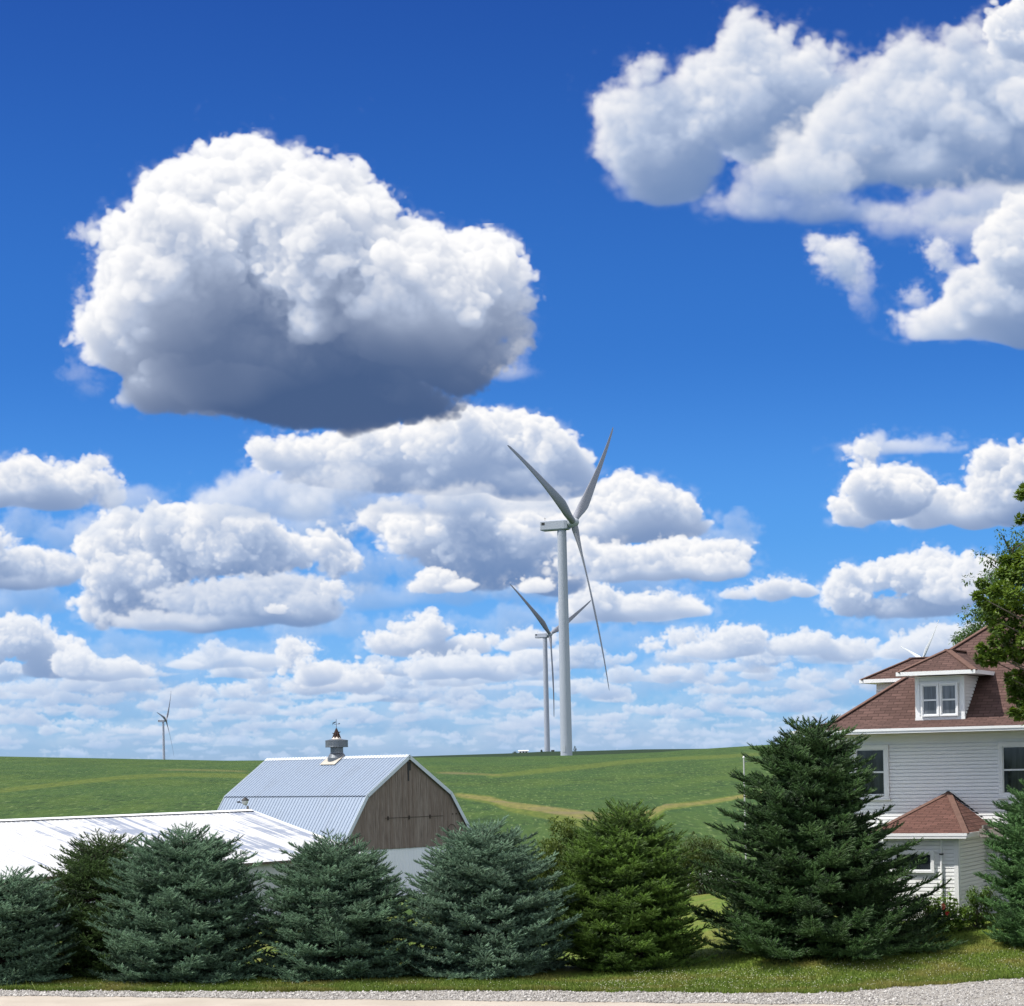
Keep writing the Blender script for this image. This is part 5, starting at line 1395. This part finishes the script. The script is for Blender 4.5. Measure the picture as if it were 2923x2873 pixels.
def broad_tree():
    """maple whose left boughs reach into the picture"""
    rng = np.random.default_rng(61)
    Y = 54.5
    trunk = at(3330, 2690, Y); gz = float(ground_z(trunk.x, Y))
    T = empty('maple_tree', (trunk.x, Y, gz), 0, 'leafy green maple reaching over the house roof from the right edge', 'tree')
    O = Vector((trunk.x, Y, gz))
    # boughs that show, given by the survey (x, y, radius in px)
    vis = [(2912, 1412, 15), (2925, 1400, 18), (2935, 1480, 14), (2912, 1482, 12), (2955, 1440, 30),
           (2868, 1600, 16), (2895, 1602, 22), (2920, 1590, 30), (2950, 1560, 40), (2860, 1635, 20), (2885, 1640, 30), (2915, 1645, 36),
           (2800, 1665, 14), (2815, 1680, 15), (2835, 1690, 22), (2860, 1680, 30), (2895, 1700, 40), (2930, 1720, 46), (2788, 1700, 13), (2800, 1716, 15), (2822, 1730, 24), (2850, 1735, 34),
           (2885, 1760, 40), (2925, 1780, 46), (2830, 1765, 24), (2845, 1790, 26), (2870, 1800, 30), (2910, 1815, 34), (2935, 1825, 34),
           (2838, 1830, 20), (2860, 1845, 22), (2885, 1840, 26), (2915, 1855, 28), (2800, 1850, 13), (2815, 1862, 17), (2835, 1868, 18), (2855, 1870, 18), (2795, 1880, 12), (2812, 1888, 15), (2835, 1888, 15), (2875, 1868, 20), (2905, 1878, 22),
           (2880, 1935, 14), (2900, 1930, 18), (2925, 1930, 26), (2885, 1960, 16), (2905, 1965, 24), (2930, 1970, 28), (2890, 1990, 16), (2915, 2000, 22), (2888, 2032, 12), (2905, 2040, 15), (2925, 2035, 20), (2940, 2010, 30)]
    cen, rad, per = [], [], []
    for (x, y, r) in vis:
        yy = Y + rng.uniform(-0.7, 0.8)
        p = at(x, y, yy) - O; cen.append(p); q = 0.86 * r / 6000 * yy; rad.append(q); per.append(int(20 + 780 * q))
    # the rest of the crown beyond the frame
    cc = Vector((0, 0, 8.2))
    for k in range(430):
        d = Vector(rng.normal(size=3)).normalized(); s = rng.uniform(0.45, 1.0) ** 0.5
        p = cc + Vector((d.x * 3.6 * s, d.y * 3.6 * s, d.z * 4.6 * s))
        px_edge = 0.244 * (Y + p.y) - O.x + 0.35
        if p.x < px_edge: continue
        cen.append(p); rad.append(rng.uniform(0.4, 0.7)); per.append(120)
    M = foliage_mat('maple leaves', (0.038, 0.078, 0.010), (0.140, 0.230, 0.026), (0.185, 0.270, 0.038), 0.5, 0.35, 0.33, 1.6)
    V, F, tn = leaf_cluster_mesh(cen, rad, per, 0.125, rng, leaf_template('maple'))
    np_mesh('crown', V, F, M, T, attr={'tone': tn})
    w = MB(); w.tube([(0, 0, -0.4), (0.03, 0, 1.2), (-0.05, 0.05, 3.0), (0.0, 0, 6.0), (0.1, 0, 9.0), (0, 0, 11.6)], [0.34, 0.26, 0.22, 0.15, 0.08, 0.02], 12)
    for i, c in enumerate(cen):
        if (i % 3 == 0 and i < len(vis)) or i > len(vis) and i % 11 == 0:
            c = Vector(c); z0 = max(2.2, c.z - 0.55 * math.hypot(c.x, c.y) - 0.4)
            a = Vector((0, 0, min(z0, 10.5))); m = a.lerp(c, 0.55) + Vector((0, 0, 0.25))
            w.tube([a, m, c], [0.06, 0.032, 0.008], 6, cap=False)
    w.build('trunk', M_bark2, T, smooth=True)
broad_tree()

def bush(name, px, py, Y, wpx, hpx, mat, label, cat, seed, leaf=0.07, n=170, stems=True, group=None, tpl='oval', clump=0.16, per=60):
    """px, py: foot of the plant in survey pixels"""
    rng = np.random.default_rng(seed)
    p = at(px, py, Y); gz = float(ground_z(p.x, Y)); top = at(px, py - hpx, Y).z
    H = top - gz; Rr = wpx / 2 / 6000 * Y
    T = empty(name, (p.x, Y, gz), 0, label, cat, group)
    cen, rad, pe = [], [], []
    for k in range(n):
        d = rng.normal(size=3); d /= np.linalg.norm(d); s = rng.uniform(0.55, 1.0)
        q = np.array([d[0] * Rr * s, d[1] * Rr * 0.8 * s, H * 0.5 + d[2] * H * 0.5 * s])
        q *= 1 + 0.10 * math.sin(5 * d[0] + seed) * np.array([1, 1, 0.6])
        if q[2] < 0.05: continue
        cen.append(q); rad.append(Rr * clump * rng.uniform(0.7, 1.4)); pe.append(per)
    V, F, tn = leaf_cluster_mesh(cen, rad, pe, leaf, rng, leaf_template(tpl), hang=-0.15)
    np_mesh('foliage', V, F, mat, T, attr={'tone': tn})
    w = MB()
    for k in range(12):
        c = cen[(k * 17) % len(cen)]; w.tube([(c[0] * 0.08, c[1] * 0.08, -0.1), (c[0] * 0.5, c[1] * 0.5, c[2] * 0.6), tuple(c)], [0.03, 0.018, 0.006], 5, cap=False)
    w.build('stem', M_bark2, T)
    return T
M_shrub = foliage_mat('shrub leaves', (0.041, 0.068, 0.014), (0.108, 0.155, 0.030), (0.135, 0.176, 0.041), 0.6, 0.3, 0.2)
M_lime = foliage_mat('lime garden leaves', (0.068, 0.135, 0.019), (0.176, 0.297, 0.047), (0.216, 0.338, 0.068), 0.5, 0.35, 0.25)  # brighter green, for the flowering plant
M_gard = foliage_mat('garden leaves', (0.041, 0.092, 0.019), (0.115, 0.203, 0.041), (0.135, 0.230, 0.054), 0.5, 0.35, 0.2)
M_walnut = foliage_mat('dark walnut leaves', (0.027, 0.068, 0.016), (0.074, 0.142, 0.038), (0.081, 0.162, 0.041), 0.5, 0.35, 0.2)
bush('round_shrub', 1620, 2640, 76, 230, 296, M_shrub, 'round olive green shrub behind the spruces, right of the barn', 'shrub', 71, 0.10, 420, per=80)
bush('willow_shrub', 2010, 2560, 80, 190, 170, foliage_mat('olive willow leaves', (0.030, 0.052, 0.012), (0.075, 0.105, 0.024), None, 0.6, 0.3, 0.2), 'thin yellowish shrub in the gap left of the tallest spruce', 'shrub', 72, 0.09, 260)
# garden plants at the corner of the porch wing
bush('garden_bush', 2795, 2634, 58.6, 110, 105, M_gard, 'dark leafy garden bush at the right foot of the porch wall', 'bush', 73, 0.085, 110, per=30)
bush('garden_bush', 2640, 2640, 58.4, 110, 80, M_gard, 'low leafy bush left of the red flowers by the porch', 'bush', 74, 0.08, 110, per=30)

def hollyhock():
    rng = np.random.default_rng(75)
    Y = 58.3; p = at(2702, 2636, Y); gz = float(ground_z(p.x, Y))
    T = empty('flowering_plant', (p.x, Y, gz), 0, 'tall bright green garden plant with red flowers at the porch corner', 'plant')
    k = Y / 6000
    cen, rad, per = [], [], []
    tops = [(-8, 132), (14, 98), (-26, 92), (34, 84), (48, 66), (-40, 70), (4, 112)]
    w = MB()
    for x, h in tops:
        w.tube([(x * k * 0.4, rng.uniform(-.15, .15), -0.1), (x * k * 0.8, 0, h * k * 0.6), (x * k, 0, h * k)], [0.014, 0.011, 0.005], 5)
        for t in np.linspace(0.12, 1, 8):
            cen.append((x * k * (0.4 + 0.6 * t) + rng.normal(0, 0.05), rng.normal(0, 0.10), h * k * t)); rad.append(0.16 * (1.25 - t) + 0.05); per.append(int(22 * (1.3 - t)))
    for q in range(40):
        cen.append((rng.uniform(-50, 55) * k, rng.uniform(-0.3, 0.4), rng.uniform(5, 62) * k)); rad.append(0.17); per.append(24)
    V, F, tn = leaf_cluster_mesh(cen, rad, per, 0.10, rng, leaf_template('maple'), hang=-0.1)
    np_mesh('foliage', V, F, M_lime, T, attr={'tone': tn}); w.build('stem', paint('green stem', (0.06, 0.10, 0.02), 0.6), T)
    Mp = paint('coral petals', (0.62, 0.13, 0.09), 0.6, 0.1); Mr = paint('red petals', (0.60, 0.03, 0.04), 0.6, 0.1)
    for (x, h, m) in ((-18, 78, Mp), (-17, 69, Mp), (-7, 54, Mr)):
        mb = MB(); c = Vector((x * k, -0.42, h * k))
        for j in range(6):
            a = 2 * math.pi * j / 6; b = a + 0.95
            mb.quad(c, c + Vector((0.055 * math.cos(a), -0.02, 0.055 * math.sin(a))), c + Vector((0.06 * math.cos((a + b) / 2), -0.045, 0.06 * math.sin((a + b) / 2))), c + Vector((0.055 * math.cos(b), -0.02, 0.055 * math.sin(b))))
        mb.build('flower', m, T)
hollyhock()

def crown_tree(name, px, py, Y, blobs, mat, label, seed, leaf=0.11):
    rng = np.random.default_rng(seed)
    p = at(px, py, Y); gz = float(ground_z(p.x, Y)); O = Vector((p.x, Y, gz))
    T = empty(name, O, 0, label, 'tree')
    cen, rad, per = [], [], []
    for (x, y, r, n) in blobs:
        for k in range(n):
            q = rng.normal(size=2) * r * 0.5
            c = at(x + q[0], y + q[1], Y + rng.normal() * 0.8) - O; cen.append(c); rad.append(0.30); per.append(45)
    V, F, tn = leaf_cluster_mesh(cen, rad, per, leaf, rng, leaf_template('oval'))
    np_mesh('crown', V, F, mat, T, attr={'tone': tn})
    w = MB(); top = max(c.z for c in cen)
    w.tube([(0, 0, -0.4), (0, 0, top * 0.5), (0, 0, top * 0.9)], [0.3, 0.2, 0.04], 10)
    for c in cen[::4]: w.tube([(0, 0, max(2, c.z - 0.6 * math.hypot(c.x, c.y))), tuple(c)], [0.06, 0.01], 5, cap=False)
    w.build('trunk', M_bark2, T, smooth=True)
crown_tree('walnut_tree', 2900, 2500, 90, [(2790, 1790, 34, 16), (2760, 1815, 22, 10), (2745, 1825, 14, 8), (2800, 1760, 20, 8), (2830, 1740, 40, 26), (2850, 1660, 60, 30), (2900, 1700, 100, 70), (2900, 1600, 80, 40)], M_walnut,
           'darker walnut tree showing behind the ridge of the house roof', 81, 0.15)
# ---------------------------------------------------------------- small things
M_pole = paint('chalky pole paint', (0.42, 0.43, 0.42), 0.6, 0.1)
def small_things():
    # white pipe standing behind the tallest spruce
    a = at(2123, 2163, 84); gz = float(ground_z(a.x, 84))
    T = empty('white_pole', (a.x, 84, gz), 0, 'thin white pole rising left of the tallest spruce', 'pole')
    mb = MB(); mb.tube([(0, 0, -0.3), (0, 0, a.z - gz)], 0.03, 10); mb.build('shaft', M_pole, T, smooth=False)
    mb = MB(); mb.lathe([(0.045, 0), (0.045, 0.05), (0.0, 0.09)], 12, (0, 0, a.z - gz - 0.02)); mb.build('cap', M_trim, T)
    mb = MB(); mb.bar((0.03, 0, a.z - gz - 0.18), (0.12, 0, a.z - gz - 0.16), 0.03); mb.build('hook', M_galv, T)
    # fuel tank
    Y = 82.0; p = at(2034, 2494, Y); gz = float(ground_z(p.x, Y))
    T = empty('fuel_tank', (p.x, Y, gz), R(-8), 'white fuel tank glimpsed between the green spruce and the tallest spruce', 'tank')
    rr = 0.36; zc = p.z - gz - rr; Lh = 0.75
    mb = MB(); prof = [(-Lh - 0.30, 0.02), (-Lh - 0.25, 0.2), (-Lh - 0.12, 0.38), (-Lh, rr), (Lh, rr), (Lh + 0.12, 0.38), (Lh + 0.25, 0.2), (Lh + 0.30, 0.02)]
    Sg = 24
    for (x, r) in prof:
        for k in range(Sg): mb.v.append((x, r * math.cos(2 * math.pi * k / Sg), zc + r * math.sin(2 * math.pi * k / Sg)))
    for i in range(len(prof) - 1):
        for k in range(Sg):
            q, b = i * Sg + k, i * Sg + (k + 1) % Sg; mb.f.append((q, b, b + Sg, q + Sg))
    mb.build('shell', M_trim, T, smooth=True)
    mb = MB(); mb.lathe([(0.13, 0), (0.13, 0.10), (0.09, 0.15), (0, 0.16)], 14, (-0.1, 0, zc + rr - 0.03)); mb.build('valve_cover', M_trim, T)
    for x in (-0.5, 0.5):
        mb = MB(); mb.box(x - 0.06, x + 0.06, -0.3, 0.3, -0.2, zc - rr * 0.8); mb.build('leg', M_galv, T)
    # dusk-to-dawn lamp between the barns
    Y = 119.6; p = at(700, 2287, Y); gz = float(ground_z(p.x, Y))
    T = empty('yard_light', (p.x, Y, gz), 0, 'yard light on a pole between the two barns', 'lamp')
    z = p.z - gz
    mb = MB(); mb.tube([(0.12, 0.1, -0.3), (0.12, 0.1, z - 0.3)], [0.09, 0.07], 10); mb.build('post', M_grey_board, T)
    mb = MB(); mb.tube([(0.12, 0.1, z - 0.35), (0.06, 0.05, z - 0.2), (-0.40, -0.02, z - 0.05)], 0.022, 6); mb.build('arm', M_galv, T)
    mb = MB(); mb.lathe([(0.235, 0.02), (0.23, 0.05), (0.12, 0.15), (0.06, 0.20), (0.0, 0.21)], 18, (0, 0, z)); mb.build('hood', M_dark, T)
    mb = MB(); mb.lathe([(0.20, 0.02), (0.17, -0.12), (0.08, -0.24), (0.0, -0.26)], 18, (0, 0, z)); mb.build('globe', paint('milky globe', (0.62, 0.62, 0.55), 0.2, 0.05), T, smooth=True)
    mb = MB(); mb.box(-0.46, -0.28, -0.06, 0.06, z - 0.1, z - 0.01); mb.build('photocell', M_dark, T)
    # far building and trees on the second ridge
    def far(px, py, Y): p = at(px, py, Y); return p, float(ground_z(p.x, Y))
    Y = 1455; p, gz = far(1494, 2150, Y)
    T = empty('distant_shed', (p.x, Y, gz), 0, 'tiny long white shed on the far ridge', 'shed')
    mb = MB(); mb.box(-3.4, 3.4, -2, 2, -0.5, 1.35); mb.build('wall', M_white, T)
    mb = MB(); mb.quad((-3.6, -2.3, 1.36), (3.6, -2.3, 1.36), (3.6, 0, 2.0), (-3.6, 0, 2.0)); mb.quad((3.6, 2.3, 1.36), (-3.6, 2.3, 1.36), (-3.6, 0, 2.0), (3.6, 0, 2.0)); mb.build('roof', M_trim, T)
    for k in range(3):
        mb = MB(); mb.box(-2.6 + k * 2, -1.4 + k * 2, -2.05, -2.01, 0.1, 1.0); mb.build('door', M_dark, T)
    p, gz = far(1578, 2147, 1462)
    T = empty('distant_shed', (p.x, 1462, gz), 0, 'tiny dark shed on the far ridge, right of the second tower', 'shed')
    mb = MB(); mb.box(-1.1, 1.1, -1, 1, -0.5, 0.9); mb.build('wall', M_dark, T); mb = MB(); mb.quad((-1.2, -1.2, 0.91), (1.2, -1.2, 0.91), (1.2, 0, 1.3), (-1.2, 0, 1.3)); mb.quad((1.2, 1.2, 0.91), (-1.2, 1.2, 0.91), (-1.2, 0, 1.3), (1.2, 0, 1.3)); mb.build('roof', M_dark, T)
    rng = np.random.default_rng(90)
    M = foliage_mat('far tree leaves', (0.012, 0.026, 0.008), (0.03, 0.055, 0.016))
    for (px, wpx, hpx, lab) in ((1641, 10, 15, 'tiny dark tree on the far ridge, right of the nearest tower'), (1546, 6, 6, 'tiny round bush on the far ridge, left of the second tower'), (1470, 13, 4.5, 'low dark bushes left of the white shed on the far ridge')):
        p, gz = far(px, 2147, 1458); k = 1458 / 6000
        T = empty('distant_tree', (p.x, 1458, gz), 0, lab, 'tree', 'tiny trees on the far ridge')
        H = hpx * k; Rr = wpx * k / 2; c, r_, n_ = [], [], []
        for q in range(26):
            d = rng.normal(size=3); d /= np.linalg.norm(d); f = 1 - 0.5 * (d[2] * 0.5 + 0.5)
            c.append((d[0] * Rr * f, d[1] * Rr * f, H * 0.52 + d[2] * H * 0.45)); r_.append(Rr * 0.35); n_.append(14)
        V, F, tn = leaf_cluster_mesh(c, r_, n_, 0.45, rng, leaf_template('oval')); np_mesh('crown', V, F, M, T, attr={'tone': tn})
        mb = MB(); mb.tube([(0, 0, -0.5), (0, 0, H * 0.6)], [0.15, 0.05], 6); mb.build('trunk', M_bark, T)
small_things()
